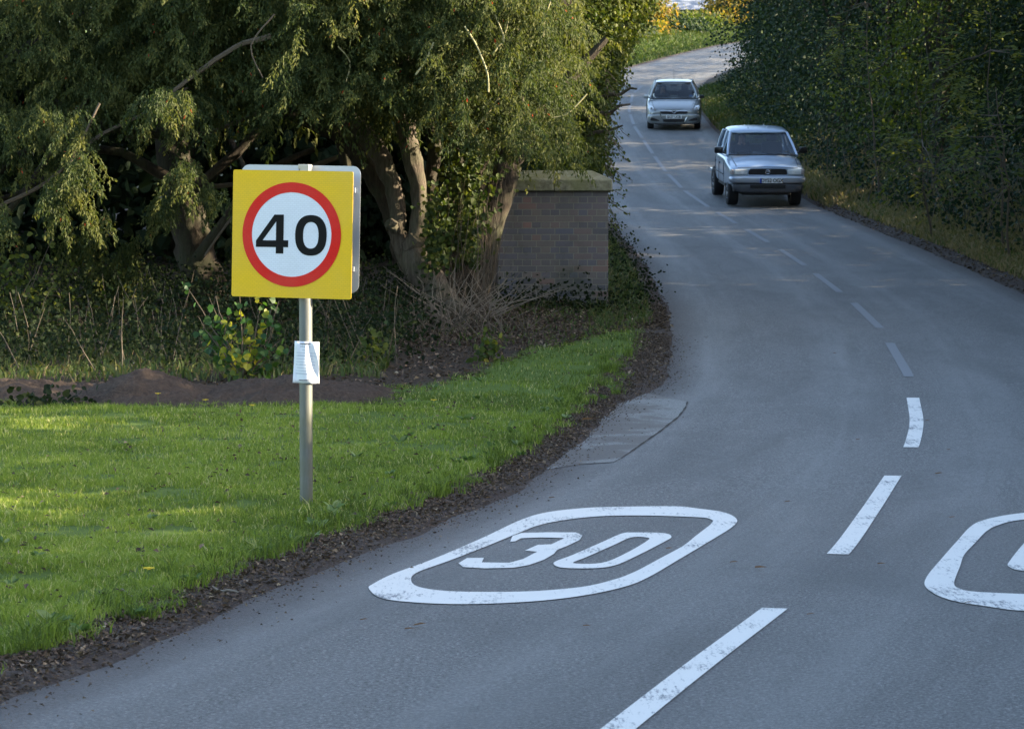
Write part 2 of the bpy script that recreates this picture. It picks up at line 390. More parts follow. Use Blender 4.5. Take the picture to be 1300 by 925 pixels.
def asphalt():
    m, t, out = nt('worn_asphalt')
    tc = ocoord(t); uv = N(t, 'ShaderNodeAttribute', attribute_name='road_uv').outputs['Vector']
    mp = t.nodes.new('ShaderNodeMapping'); mp.inputs['Scale'].default_value = (1, .05, 1); t.links.new(uv, mp.inputs[0])
    mp2 = t.nodes.new('ShaderNodeMapping'); mp2.inputs['Scale'].default_value = (1, .35, 1); t.links.new(uv, mp2.inputs[0])
    agg = noise(t, 55, 5, .9, tc); agg2 = t.nodes.new('ShaderNodeTexVoronoi'); agg2.inputs['Scale'].default_value = 85; t.links.new(tc, agg2.inputs['Vector'])
    stre = noise(t, 3.2, 5, .6, mp.outputs[0]); blot = noise(t, .9, 6, .65, mp2.outputs[0], .6); mot = noise(t, 7, 6, .7, tc)
    base = ramp(t, agg.outputs[0], [(.36, (.04, .039, .037)), (.5, (.14, .138, .132)), (.62, (.37, .362, .345))]).outputs[0]
    base = mixc(t, mathn(t, 'MULTIPLY', ramp(t, stre.outputs[0], [(.42, (0, 0, 0)), (.62, (1, 1, 1))]).outputs[0], .34), base, (.21, .207, .2))
    base = mixc(t, mathn(t, 'MULTIPLY', ramp(t, blot.outputs[0], [(.46, (0, 0, 0)), (.66, (1, 1, 1))]).outputs[0], .45), base, (.076, .075, .071))
    base = mixc(t, mathn(t, 'MULTIPLY', ramp(t, mot.outputs[0], [(.56, (0, 0, 0)), (.8, (1, 1, 1))]).outputs[0], .35), base, (.085, .08, .075))
    gr_ = noise(t, 24, 5, .8, tc); base = mixc(t, mathn(t, 'MULTIPLY', ramp(t, gr_.outputs[0], [(.4, (1, 1, 1)), (.6, (0, 0, 0))]).outputs[0], .3), base, (.06, .058, .054))
    chip = t.nodes.new('ShaderNodeTexVoronoi'); chip.inputs['Scale'].default_value = 28; t.links.new(tc, chip.inputs['Vector'])
    sel = mathn(t, 'MULTIPLY', mathn(t, 'LESS_THAN', chip.outputs['Distance'], .13), mathn(t, 'GREATER_THAN', mot.outputs[0], .5))
    base = mixc(t, mathn(t, 'MULTIPLY', sel, .5), base, (.3, .3, .3))
    sx = t.nodes.new('ShaderNodeSeparateXYZ'); t.links.new(uv, sx.inputs[0])
    # wheel polished bands: distance of |u| from lane tracks
    au = mathn(t, 'ABSOLUTE', sx.outputs[0]); tr = mathn(t, 'ABSOLUTE', mathn(t, 'SUBTRACT', mathn(t, 'ABSOLUTE', mathn(t, 'SUBTRACT', au, 1.25)), .68))
    pol = mathn(t, 'MULTIPLY', mathn(t, 'SUBTRACT', 1.0, mathn(t, 'MULTIPLY', tr, 2.6), True), ramp(t, stre.outputs[0], [(.35, (.3, .3, .3)), (.65, (1, 1, 1))]).outputs[0])
    base = mixc(t, mathn(t, 'MULTIPLY', pol, .3), base, (.2, .197, .19))
    # dirt washed in from the left edge
    edge = mathn(t, 'ADD', sx.outputs[2], mathn(t, 'MULTIPLY', mathn(t, 'SUBTRACT', mot.outputs[0], .5), .5))
    ed = ramp(t, edge, [(.03, (1, 1, 1)), (.17, (.55, .55, .55)), (.34, (0, 0, 0))]).outputs[0]
    base = mixc(t, mathn(t, 'MULTIPLY', ed, .8), base, (.06, .046, .04))
    rough = mathn(t, 'SUBTRACT', mathn(t, 'ADD', .60, mathn(t, 'MULTIPLY', mot.outputs[0], .2)), mathn(t, 'MULTIPLY', pol, .13))
    pbsdf(t, out, base, rough, 0, .5, mathn(t, 'ADD', agg.outputs[0], agg2.outputs['Distance']), .8, .012)
    return m
M['asphalt'] = asphalt()

def ribbon(name, mat, Ys, left, right, dz, cols=2, parent=None, uvf=True):
    Ys = np.asarray(Ys, float); l = left(Ys); r = right(Ys)
    f = np.linspace(0, 1, cols)[None]
    X = l[:, None] * (1 - f) + r[:, None] * f; Y = np.repeat(Ys[:, None], cols, 1)
    Z = prof(Y) + .0 + dz
    V = np.stack([X, Y, Z], 2).reshape(-1, 3); n = len(Ys)
    i = np.arange(n - 1)[:, None] * cols + np.arange(cols - 1)[None]
    F = np.stack([i, i + 1, i + cols + 1, i + cols], 2).reshape(-1, 4)
    arc = Y
    d = np.minimum(X - led(Y), red(Y) - X)
    uv = np.stack([X - cxl(Y), arc, d], 2).reshape(-1, 3)
    return np_mesh(name, V, F, mat, parent, uv=uv, smooth=True)

def offset_pt(Y, u):
    """point u metres right of the centre line at Y, measured square to the road"""
    s = (cxl(Y + .2) - cxl(Y - .2)) / .4; L = np.sqrt(1 + s * s)
    return cxl(Y) + u / L, Y - u * s / L
def band(name, mat, Y0, Y1, u0, u1, dz, parent, step=.2):
    n = max(2, int((Y1 - Y0) / step) + 1); Ys = np.linspace(Y0, Y1, n)
    a = np.stack(offset_pt(Ys, u0), 1); b = np.stack(offset_pt(Ys, u1), 1)
    P = np.stack([a, b], 1).reshape(-1, 2)
    V = np.concatenate([P, (prof(P[:, 1]) + dz)[:, None]], 1)
    i = np.arange(n - 1)[:, None] * 2
    F = np.concatenate([i, i + 1, i + 3, i + 2], 1)
    return np_mesh(name, V, F, mat, parent)

def paint_mat(name, keep, col=(.66, .68, .69), lo=.40):
    m, t, out = nt(name); tc = ocoord(t)
    n1 = noise(t, 60, 4, .75, tc); n2 = noise(t, 2.2, 4, .6, tc); n3 = noise(t, 400, 2, .5, tc)
    mp = t.nodes.new('ShaderNodeMapping'); mp.inputs['Rotation'].default_value = (0, 0, .25); mp.inputs['Scale'].default_value = (9, 1.2, 1); t.links.new(tc, mp.inputs[0])
    n4 = noise(t, 6, 6, .7, mp.outputs[0])
    w = mathn(t, 'ADD', mathn(t, 'MULTIPLY', n1.outputs[0], .35), mathn(t, 'ADD', mathn(t, 'MULTIPLY', n2.outputs[0], .4), mathn(t, 'MULTIPLY', n4.outputs[0], .4)))
    f = ramp(t, w, [(keep - .035, (1, 1, 1)), (keep + .03, (0, 0, 0))]).outputs[0]
    c0 = mixc(t, n1.outputs[0], tuple(v * .88 for v in col), col)
    c = mixc(t, f, (.15, .155, .165), c0)
    pbsdf(t, out, c, .6, 0, .4, n1.outputs[0], .35, .004)
    return m
M['paint'] = paint_mat('road_paint', .645, (.74, .72, .67))
M['paint_worn'] = paint_mat('worn_road_paint', .46, (.25, .25, .25))
M['paint_faint'] = paint_mat('faint_road_paint', .44, (.20, .2, .2))

def build_road():
    Ys = np.concatenate([np.arange(-30, 100, .5), np.arange(100, 400, .5)])
    def l(Y): return led(Y) - .12
    def r(Y): return red(Y) + .12
    road = tag(ribbon('road', M['asphalt'], Ys, l, r, 0.0, 14), 'winding grey asphalt country road climbing away', kind='structure')
    # centre line
    for (a, b) in ((8.0, 12.0), (14.02, 18.4), (20.55, 24.9)):
        band('centre_line_dash', M['paint'], a, b, -.055, .055, .004, road)
    y = 27.0
    while y < 112:
        band('faded_centre_dash', M['paint_worn'] if y > 45 else M['paint_faint'], y, y + (4 if y < 60 else 5), -.05, .05, .004, road, .3)
        y += 6
    # the oval speed roundels with their figures
    Z7 = lambda p: (450 + p[0] * .4918, 380 + p[1] * .4918)
    outer = [Z7(p) for p in [(36, 752), (75, 778), (200, 790), (330, 791), (480, 783), (600, 768), (700, 746), (760, 722), (830, 681), (915, 630)]] + [(930, 671), (936.6, 661), (921, 652), (888, 647)] + \
            [Z7(p) for p in [(830, 537), (700, 538), (600, 541), (500, 552), (430, 572), (330, 619), (200, 675), (100, 712), (48, 738)]]
    inner = [Z7(p) for p in [(145, 725), (160, 745), (230, 757), (350, 760), (480, 757), (600, 745), (680, 725), (712, 713), (740, 700), (795, 670), (850, 640)]] + [(884, 682), (897, 672), (905, 665), (904, 661), (888, 658)] + \
            [Z7(p) for p in [(760, 561), (650, 562), (560, 570), (480, 585), (420, 608), (330, 645), (240, 680), (165, 707)]]
    three = [Z7(p) for p in [(402, 629), (408, 614), (432, 606), (500, 604.5), (572, 605), (589, 612), (583, 624), (550, 640), (524, 650), (515, 661), (490, 676), (450, 690), (410, 697), (335, 698.5), (280, 695), (268, 685), (290, 671.5), (334, 671), (328, 683), (400, 684), (436, 674), (472, 655), (440, 652), (474, 637), (508, 636), (543, 619.5), (480, 618), (430, 620), (415, 628)]]
    zo = [Z7(p) for p in [(515, 688), (540, 697), (620, 698), (672, 691), (720, 671), (800, 630), (820, 616), (798, 606.5), (720, 605), (690, 608), (640, 630), (560, 665), (522, 679)]]
    zi = [Z7(p) for p in [(566, 685), (640, 684), (700, 660), (758, 626), (755, 618), (715, 618), (670, 638), (600, 669)]]
    G = lambda L, s=5: [on_flat(*p) for p in (smooth_loop(L, s) if s > 1 else L)]
    outer, inner, zo, zi = G(outer), G(inner), G(zo), G(zi); three = [on_flat(*p) for p in three]
    c0 = np.mean(np.array(outer), 0)
    def place(T, label, D=(0, 0)):
        def fl(loops):
            mb = MB(); L = [[T(p) for p in l] for l in loops]
            tr = tessellate_polygon([[Vector((p[0], p[1], 0)) for p in l] for l in L]); pts = [p for l in L for p in l]
            mb.add([(p[0], p[1], float(prof(p[1])) + .0045) for p in pts], [tuple(q) for q in tr]); 
            return mb
        def up(o):
            bm = bmesh.new(); bm.from_mesh(o.data)
            for f in bm.faces:
                if f.normal.z < 0: f.normal_flip()
            bm.to_mesh(o.data); bm.free(); return o
        r_ = up(fl([outer, inner]).build('speed_roundel', M['paint'], road, fix=False)); tag(r_, label)
        sh_ = lambda L: [(p[0] + D[0], p[1] + D[1]) for p in L]
        up(fl([sh_(three)]).build('figure_three', M['paint'], r_, fix=False)); up(fl([sh_(zo), sh_(zi)]).build('figure_zero', M['paint'], r_, fix=False))
    place(lambda p: p, 'white oval roundel reading 30 painted in the left lane')
    ro = [(2 * c0[0] - p[0], 2 * c0[1] - p[1]) for p in outer]
    lm = min(ro, key=lambda p: (p[0] / p[1])); X, Yy = on_flat(1187, 755)
    d = (X - lm[0], Yy - lm[1])
    place(lambda p: (2 * c0[0] - p[0] + d[0], 2 * c0[1] - p[1] + d[1]), 'white oval roundel painted upside down in the right lane', (-.10, 0.05))
    # older sunken strip of asphalt at the left, its joint and the mud washed over it
    joint = [(873, 510), (871, 517), (866, 524), (860, 531), (850.5, 538), (840, 547), (828, 555), (811, 567), (794, 579), (774, 590.5)]
    J = []
    for p in joint:
        Y = 22.0
        for _ in range(6): Y = FP * (EYE - float(prof(Y))) / (p[1] - HZ)
        J.append(((p[0] - CXP) * Y / FP, Y))
    J.sort(key=lambda q: q[1]); JA = np.array(J)
    JA = np.concatenate([[[float(led(18.7)) - .08, 18.7], [(JA[0, 0] + float(led(19.3))) / 2 - .02, 19.25]], JA, [[float(led(25.3)) + .0, 25.3]]])
    Ys = np.linspace(JA[0, 1], JA[-1, 1], 40)
    jx = lambda Y: np.interp(Y, JA[:, 1], JA[:, 0])
    m, t, out = nt('muddy_asphalt'); tc = ocoord(t)
    uv = N(t, 'ShaderNodeAttribute', attribute_name='road_uv').outputs['Vector']; sx = t.nodes.new('ShaderNodeSeparateXYZ'); t.links.new(uv, sx.inputs[0])
    mp = t.nodes.new('ShaderNodeMapping'); mp.inputs['Scale'].default_value = (.9, .9, 1); mp.inputs['Rotation'].default_value = (0, 0, .2); t.links.new(tc, mp.inputs[0])
    n1 = noise(t, 1.9, 7, .62, mp.outputs[0], .5); n2 = noise(t, 55, 5, .9, tc)
    grey = ramp(t, n2.outputs[0], [(.36, (.038, .037, .034)), (.5, (.125, .122, .115)), (.62, (.33, .32, .30))]).outputs[0]
    f = ramp(t, mathn(t, 'SUBTRACT', n1.outputs[0], mathn(t, 'MULTIPLY', sx.outputs[2], .16)), [(.38, (0, 0, 0)), (.46, (1, 1, 1))]).outputs[0]
    c = mixc(t, mathn(t, 'MULTIPLY', f, .85), grey, (.07, .053, .043))
    pbsdf(t, out, c, .55, 0, .5, n2.outputs[0], .5, .006)
    p_ = ribbon('muddy_gutter', m, Ys, lambda Y: led(Y) - .1, jx, .0035, 6, road)
    w = .006 + .004 * np.sin(np.arange(40) * 1.7)
    Ys = np.linspace(JA[2, 1], JA[-2, 1], 40); w = w * sstep(0, 12, np.arange(40))
    ribbon('asphalt_joint', plain('joint_dirt', (.035, .030, .024), .9), Ys, lambda Y: jx(Y) - w, lambda Y: jx(Y) + w, .006, 2, road)
    return road

# ------------------------------------------------------------------ speed limit sign
def build_sign():
    galv, t, out = nt('galvanised_steel'); tc = ocoord(t)
    mp = t.nodes.new('ShaderNodeMapping'); mp.inputs['Scale'].default_value = (1, 1, .12); t.links.new(tc, mp.inputs[0])
    n = noise(t, 30, 6, .7, mp.outputs[0]); n2 = noise(t, 5, 4, .6, tc); sx = t.nodes.new('ShaderNodeSeparateXYZ'); t.links.new(tc, sx.inputs[0])
    c = ramp(t, n.outputs[0], [(.3, (.11, .118, .118)), (.7, (.20, .208, .205))]).outputs[0]
    alg = mathn(t, 'MULTIPLY', ramp(t, n2.outputs[0], [(.35, (.3, .3, .3)), (.65, (1, 1, 1))]).outputs[0], mathn(t, 'SUBTRACT', 1.25, sx.outputs[2], True))
    c = mixc(t, mathn(t, 'MULTIPLY', alg, .6), c, (.12, .12, .045))
    pbsdf(t, out, c, .5, .35, .5, n.outputs[0], .15, .003)
    alu = plain('sign_back_aluminium', (.42, .45, .48), .4, .6, .1, 8)
    def retro(name, col):
        m, t, out = nt(name); tc = ocoord(t)
        b = t.nodes.new('ShaderNodeTexBrick'); b.offset = .5; b.inputs['Scale'].default_value = 1; b.inputs['Brick Width'].default_value = .022; b.inputs['Row Height'].default_value = .011
        b.inputs['Mortar Size'].default_value = .0012
        mp = t.nodes.new('ShaderNodeMapping'); mp.inputs['Rotation'].default_value = (math.pi / 2, 0, 0); t.links.new(tc, mp.inputs[0]); t.links.new(mp.outputs[0], b.inputs['Vector'])
        b.inputs['Color1'].default_value = (*col, 1); b.inputs['Color2'].default_value = (*[v * .95 for v in col], 1); b.inputs['Mortar'].default_value = (*[v * .86 for v in col], 1)
        g = noise(t, 3, 4, .6, tc); c = mixc(t, mathn(t, 'MULTIPLY', ramp(t, g.outputs[0], [(.4, (0, 0, 0)), (.8, (1, 1, 1))]).outputs[0], .14), b.outputs[0], (.35, .33, .25))
        pbsdf(t, out, c, .45, 0, .18); return m
    yel = retro('yellow_sheeting', (.88, .54, .02)); wht = retro('white_sheeting', (.80, .82, .86)); redm = retro('red_sheeting', (.74, .014, .008)); blk = plain('black_sheeting', (.008, .008, .008), .5, spec=.12)
    Y0 = 15.95; P = at(388, 640, Y0); X0 = P.x; z0 = gz(X0, Y0)
    root = tag(empty('speed_limit_sign', (X0, Y0, z0)), 'yellow square 40 speed limit sign on a galvanised post in the grass', 'road sign')
    top = at(388, 213, Y0).z - z0
    MB().tube([(0, 0, -.2), (0, 0, .6), (0, 0, 1.2), (0, 0, top - .004)], .0365, 28).tube([(0, 0, top - .006), (0, 0, top + .002)], .039, 28).build('post', galv, root, True)
    # the plates: local frame x right, z up, y away, pivoted at the post
    yaw, roll = math.radians(-15.5), math.radians(1.2)
    R = Matrix.Rotation(yaw, 3, 'Z') @ Matrix.Rotation(roll, 3, 'Y')
    k = .745 / 715.0                                  # metres per zoom pixel on the plate
    bc = Vector(at(270 + 450 * .227, 190 + 473 * .227, Y0)) - Vector((X0, Y0, z0))
    bc.y = -.062
    def loc(x, z): return ((x - 450) * k / .955, -(z - 473) * k)
    # the board was traced with its own roll, so the tracing is levelled first
    def rr(w, h, r, n=6):
        o = []
        for cx_, cz_, a0 in ((w / 2 - r, h / 2 - r, 0), (-w / 2 + r, h / 2 - r, 90), (-w / 2 + r, -h / 2 + r, 180), (w / 2 - r, -h / 2 + r, 270)):
            for i in range(n + 1):
                a = math.radians(a0 + 90 * i / n); o.append((cx_ + r * math.cos(a), cz_ + r * math.sin(a)))
        return o
    def circ(r, cx_=0, cz_=0, n=96): return [(cx_ + r * math.cos(2 * math.pi * i / n), cz_ + r * math.sin(2 * math.pi * i / n)) for i in range(n)]
    def plate(name, loops, y0, y1, mat, par, c=bc):
        T = lambda p: c + R @ Vector((p[0] * .952, p[2], p[1] * .952))
        return MB().poly(loops, y0, y1, T).build(name, mat, par)
    bd = plate('yellow_board', [rr(.745, .745, .012)], -.0015, .0015, yel, root)
    plate('board_back', [rr(.743, .743, .012)], .0016, .0026, alu, bd)
    cc = (-.002, -.002)
    plate('white_disc', [circ(.262, *cc)], -.0031, -.0017, wht, bd)
    plate('red_ring', [circ(.306, *cc), circ(.247, *cc)], -.0045, -.0032, redm, bd)
    four = [(246, 510), (350, 363), (403, 363), (403, 507), (430, 507), (430, 546), (403, 546), (403, 582), (360, 582), (360, 546), (246, 546)]
    hole = [(284, 508), (360, 508), (360, 402)]
    unroll = lambda p: (p[0] + (p[1] - 473) * .0, p[1] - (p[0] - 450) * .012)
    fl = lambda L: [loc(*unroll(p)) for p in L]
    plate('figure_four', [fl(four), fl(hole)], -.0048, -.0033, blk, bd)
    se = lambda cx_, cz_, a, b, e, n=48: [(cx_ + a * math.copysign(abs(math.cos(q)) ** e, math.cos(q)), cz_ + b * math.copysign(abs(math.sin(q)) ** e, math.sin(q))) for q in [2 * math.pi * i / n for i in range(n)]]
    plate('figure_zero', [fl(se(558.5, 478, 89.5, 114, .86)), fl(se(558, 478, 44, 74, .84))], -.0048, -.0033, blk, bd)
    # the second sign bolted back to back behind the post, seen from its back
    b2 = bc + R @ Vector((0.0, .128, .032))
    sb = plate('back_plate', [rr(.745, .745, .05)], -.0015, .0015, alu, root, b2)
    for zz in (-.22, .22):
        mb = MB(); T = lambda v: b2 + R @ Vector(v)
        mb.box(b2 + R @ Vector((0, -.010, zz)), (.66, .017, .028), R, .002); mb.build('mounting_rail', alu, root)
        mb = MB(); mb.box(bc + R @ Vector((0, .010, zz)), (.66, .015, .028), R, .002); mb.build('mounting_rail', alu, root)
    for zz in (-.22, .22):
        m2 = MB(); P_ = [(.045 * math.cos(a), .045 * math.sin(a), bc.z + zz) for a in np.linspace(0, 2 * math.pi, 20)]
        m2.tube(P_, .006, 6, False); m2.build('post_clamp', galv, root, True)
    MB().box((0, -.006, top + .004), (.062, .07, .026), R, .004).box((.0, -.045, top - .012), (.05, .010, .05), R, .002).build('top_clip', plain('dull_zinc', (.42, .40, .33), .5, .4), root)
    # notice tied round the post
    paper, t, out = nt('laminated_paper'); tc = ocoord(t)
    n = noise(t, 9, 4, .6, tc); pbsdf(t, out, mixc(t, n.outputs[0], (.74, .77, .82), (.82, .84, .87)), .35, 0, .5, n.outputs[0], .2, .01)
    zt = at(0, 433, Y0).z; zb = at(0, 486, Y0).z
    nr = tag(empty('paper_notice', (X0, Y0, zb)), 'white paper notice tied round the sign post below the board', 'notice')
    W, H = .150, zt - zb; nx, nz = 22, 12; V = []
    def S(u, v, r=.040):
        a0 = .5; a = u / .040
        if abs(a) <= a0: x, y = r * math.sin(a), -r * math.cos(a)
        else:
            sg = math.copysign(1, a); e = abs(u) - a0 * .040
            x, y = sg * (r * math.sin(a0) + e * .93), -r * math.cos(a0) + e * .30
        x += .012 * (v - .6) * (u < 0) * min(1, abs(u) / .03); y -= .010 * math.sin(v * 5 + u * 60) * min(1, abs(u) / .05)
        return x, y
    for j in range(nz):
        for i in range(nx):
            u = (i / (nx - 1) - .46) * W; v = j / (nz - 1); x, y = S(u, v)
            V.append((x, y, v * H - .006 * (u / W)))
    F = [(j * nx + i, j * nx + i + 1, (j + 1) * nx + i + 1, (j + 1) * nx + i) for j in range(nz - 1) for i in range(nx - 1)]
    sh = MB().add(V, F).build('sheet', paper, nr, True, fix=False)
    md = sh.modifiers.new('s', 'SOLIDIFY'); md.thickness = .0012; md.offset = 0
    ink = plain('grey_print', (.56, .60, .66), .5)
    mb = MB()
    for r_, (w0, w1) in enumerate([(-.035, .03), (-.02, .02), (-.055, .065), (-.055, .06), (-.055, .05), (-.055, .062), (-.055, .058), (-.05, .04), (-.055, .06), (-.055, .02)]):
        v = .86 - r_ * .072; uu = np.linspace(w0, w1, 14)
        for q in range(13):
            b = len(mb.V)
            for u in (uu[q], uu[q + 1]):
                for dz in (0, .0045 + .003 * (r_ % 3 == 0)):
                    x, y = S(u, v); mb.V.append((x, y - .0014, v * H + dz - .006 * (u / W)))
            mb.F.append((b, b + 2, b + 3, b + 1))
    mb.build('printed_lines', ink, nr, fix=False)
    tie = plain('black_cable_tie', (.02, .02, .025), .4)
    for zz in (.018, H - .012):
        MB().tube([(.0442 * math.cos(a), .0442 * math.sin(a), zz) for a in np.linspace(0, 2 * math.pi, 26)], .0022, 6, False).build('cable_tie', tie, nr, True)

# ------------------------------------------------------------------ brick pier
def build_pier():
    m, t, out = nt('engineering_brick'); tc = ocoord(t)
    sx = t.nodes.new('ShaderNodeSeparateXYZ'); t.links.new(tc, sx.inputs[0])
    cb = t.nodes.new('ShaderNodeCombineXYZ'); t.links.new(mathn(t, 'ADD', sx.outputs[0], sx.outputs[1]), cb.inputs[0]); t.links.new(sx.outputs[2], cb.inputs[1])
    def br(w, off):
        b = t.nodes.new('ShaderNodeTexBrick'); b.offset = off; b.inputs['Scale'].default_value = 1; b.inputs['Brick Width'].default_value = w; b.inputs['Row Height'].default_value = .079
        b.inputs['Mortar Size'].default_value = .006; b.inputs['Mortar Smooth'].default_value = .3
        b.inputs['Color1'].default_value = (0, 0, 0, 1); b.inputs['Color2'].default_value = (1, 1, 1, 1); b.inputs['Mortar'].default_value = (.5, .5, .5, 1); t.links.new(cb.outputs[0], b.inputs['Vector']); return b
    b1 = br(.235, .5); b2 = br(.1175, .5)
    row = mathn(t, 'GREATER_THAN', mathn(t, 'FRACT', mathn(t, 'DIVIDE', mathn(t, 'ADD', sx.outputs[2], .079), .158)), .5)
    col = mixc(t, row, b1.outputs[0], b2.outputs[0]); fac = mixc(t, row, b1.outputs[1], b2.outputs[1])
    bc = ramp(t, col, [(0, (.07, .07, .085)), (.3, (.12, .105, .10)), (.55, (.155, .125, .105)), (.75, (.09, .095, .125)), (.92, (.17, .115, .095)), (1, (.23, .125, .10))]).outputs[0]
    n = noise(t, 30, 6, .7, tc); n2 = noise(t, 2.4, 5, .65, tc)
    bc = mixc(t, mathn(t, 'MULTIPLY', n.outputs[0], .35), bc, (.2, .18, .16))
    c = mixc(t, fac, bc, mixc(t, n.outputs[0], (.17, .155, .125), (.30, .275, .22)))
    c = mixc(t, mathn(t, 'MULTIPLY', ramp(t, n2.outputs[0], [(.5, (0, 0, 0)), (.7, (1, 1, 1))]).outputs[0], .6), c, (.06, .065, .04))
    h = mathn(t, 'SUBTRACT', mathn(t, 'MULTIPLY', n.outputs[0], .3), fac)
    pbsdf(t, out, c, .75, 0, .35, h, .9, .008)
    st, t, out = nt('lichened_stone'); tc = ocoord(t)
    n = noise(t, 14, 8, .7, tc); n2 = noise(t, 3, 5, .6, tc); v = t.nodes.new('ShaderNodeTexVoronoi'); v.inputs['Scale'].default_value = 20; t.links.new(tc, v.inputs['Vector'])
    c = ramp(t, n.outputs[0], [(.3, (.12, .11, .07)), (.55, (.25, .235, .15)), (.75, (.36, .34, .24))]).outputs[0]
    c = mixc(t, mathn(t, 'MULTIPLY', ramp(t, n2.outputs[0], [(.4, (0, 0, 0)), (.6, (1, 1, 1))]).outputs[0], .6), c, (.15, .15, .05))
    pbsdf(t, out, c, .85, 0, .3, n.outputs[0], .8, .015)
    Yf = 36.0; s = Yf / FP
    x0 = (632 - CXP) * s; x1 = (772 - CXP) * s; zt = EYE - (243 - HZ) * s; ct = EYE - (219 - HZ) * s
    w = x1 - x0; zb = gz((x0 + x1) / 2, Yf) - .3
    root = tag(empty('brick_pier', ((x0 + x1) / 2, Yf + 1.2, zb + .3)), 'square brick parapet pier with mossy stone coping beside the road', 'brick pier')
    b = root.location
    bm = MB().box(((x0 + x1) / 2 - b.x, 0, (zb + zt) / 2 - b.z), (w, 2.4, zt - zb), None, .01); bm.build('brickwork', m, root)
    # coping: weathered slabs with a shallow four-way slope
    def cope(xa, xb, tilt):
        ya, yb = -1.2 - .055, 1.2 + .05; z0, z1, z2 = zt - b.z + .001, zt - b.z + (ct - zt) * .62, ct - b.z + .03
        cx_ = (xa + xb) / 2
        V = [(xa, ya, z0), (xb, ya, z0), (xb, yb, z0), (xa, yb, z0), (xa, ya, z1), (xb, ya, z1), (xb, yb, z1), (xa, yb, z1), (xa + tilt[0], ya + .35, z2), (xb - tilt[1], ya + .35, z2), (xb - tilt[1], yb - .3, z2), (xa + tilt[0], yb - .3, z2)]
        F = [(3, 2, 1, 0), (0, 1, 5, 4), (1, 2, 6, 5), (2, 3, 7, 6), (3, 0, 4, 7), (4, 5, 9, 8), (5, 6, 10, 9), (6, 7, 11, 10), (7, 4, 8, 11), (8, 9, 10, 11)]
        o = MB().add(V, F).build('coping_stone', st, root); o.modifiers.new('b', 'BEVEL').width = .012
    xm = (703 - CXP) * s - b.x
    cope(x0 - b.x - .03, xm - .003, (.05, .0)); cope(xm + .003, x1 - b.x + .05, (.0, .25))

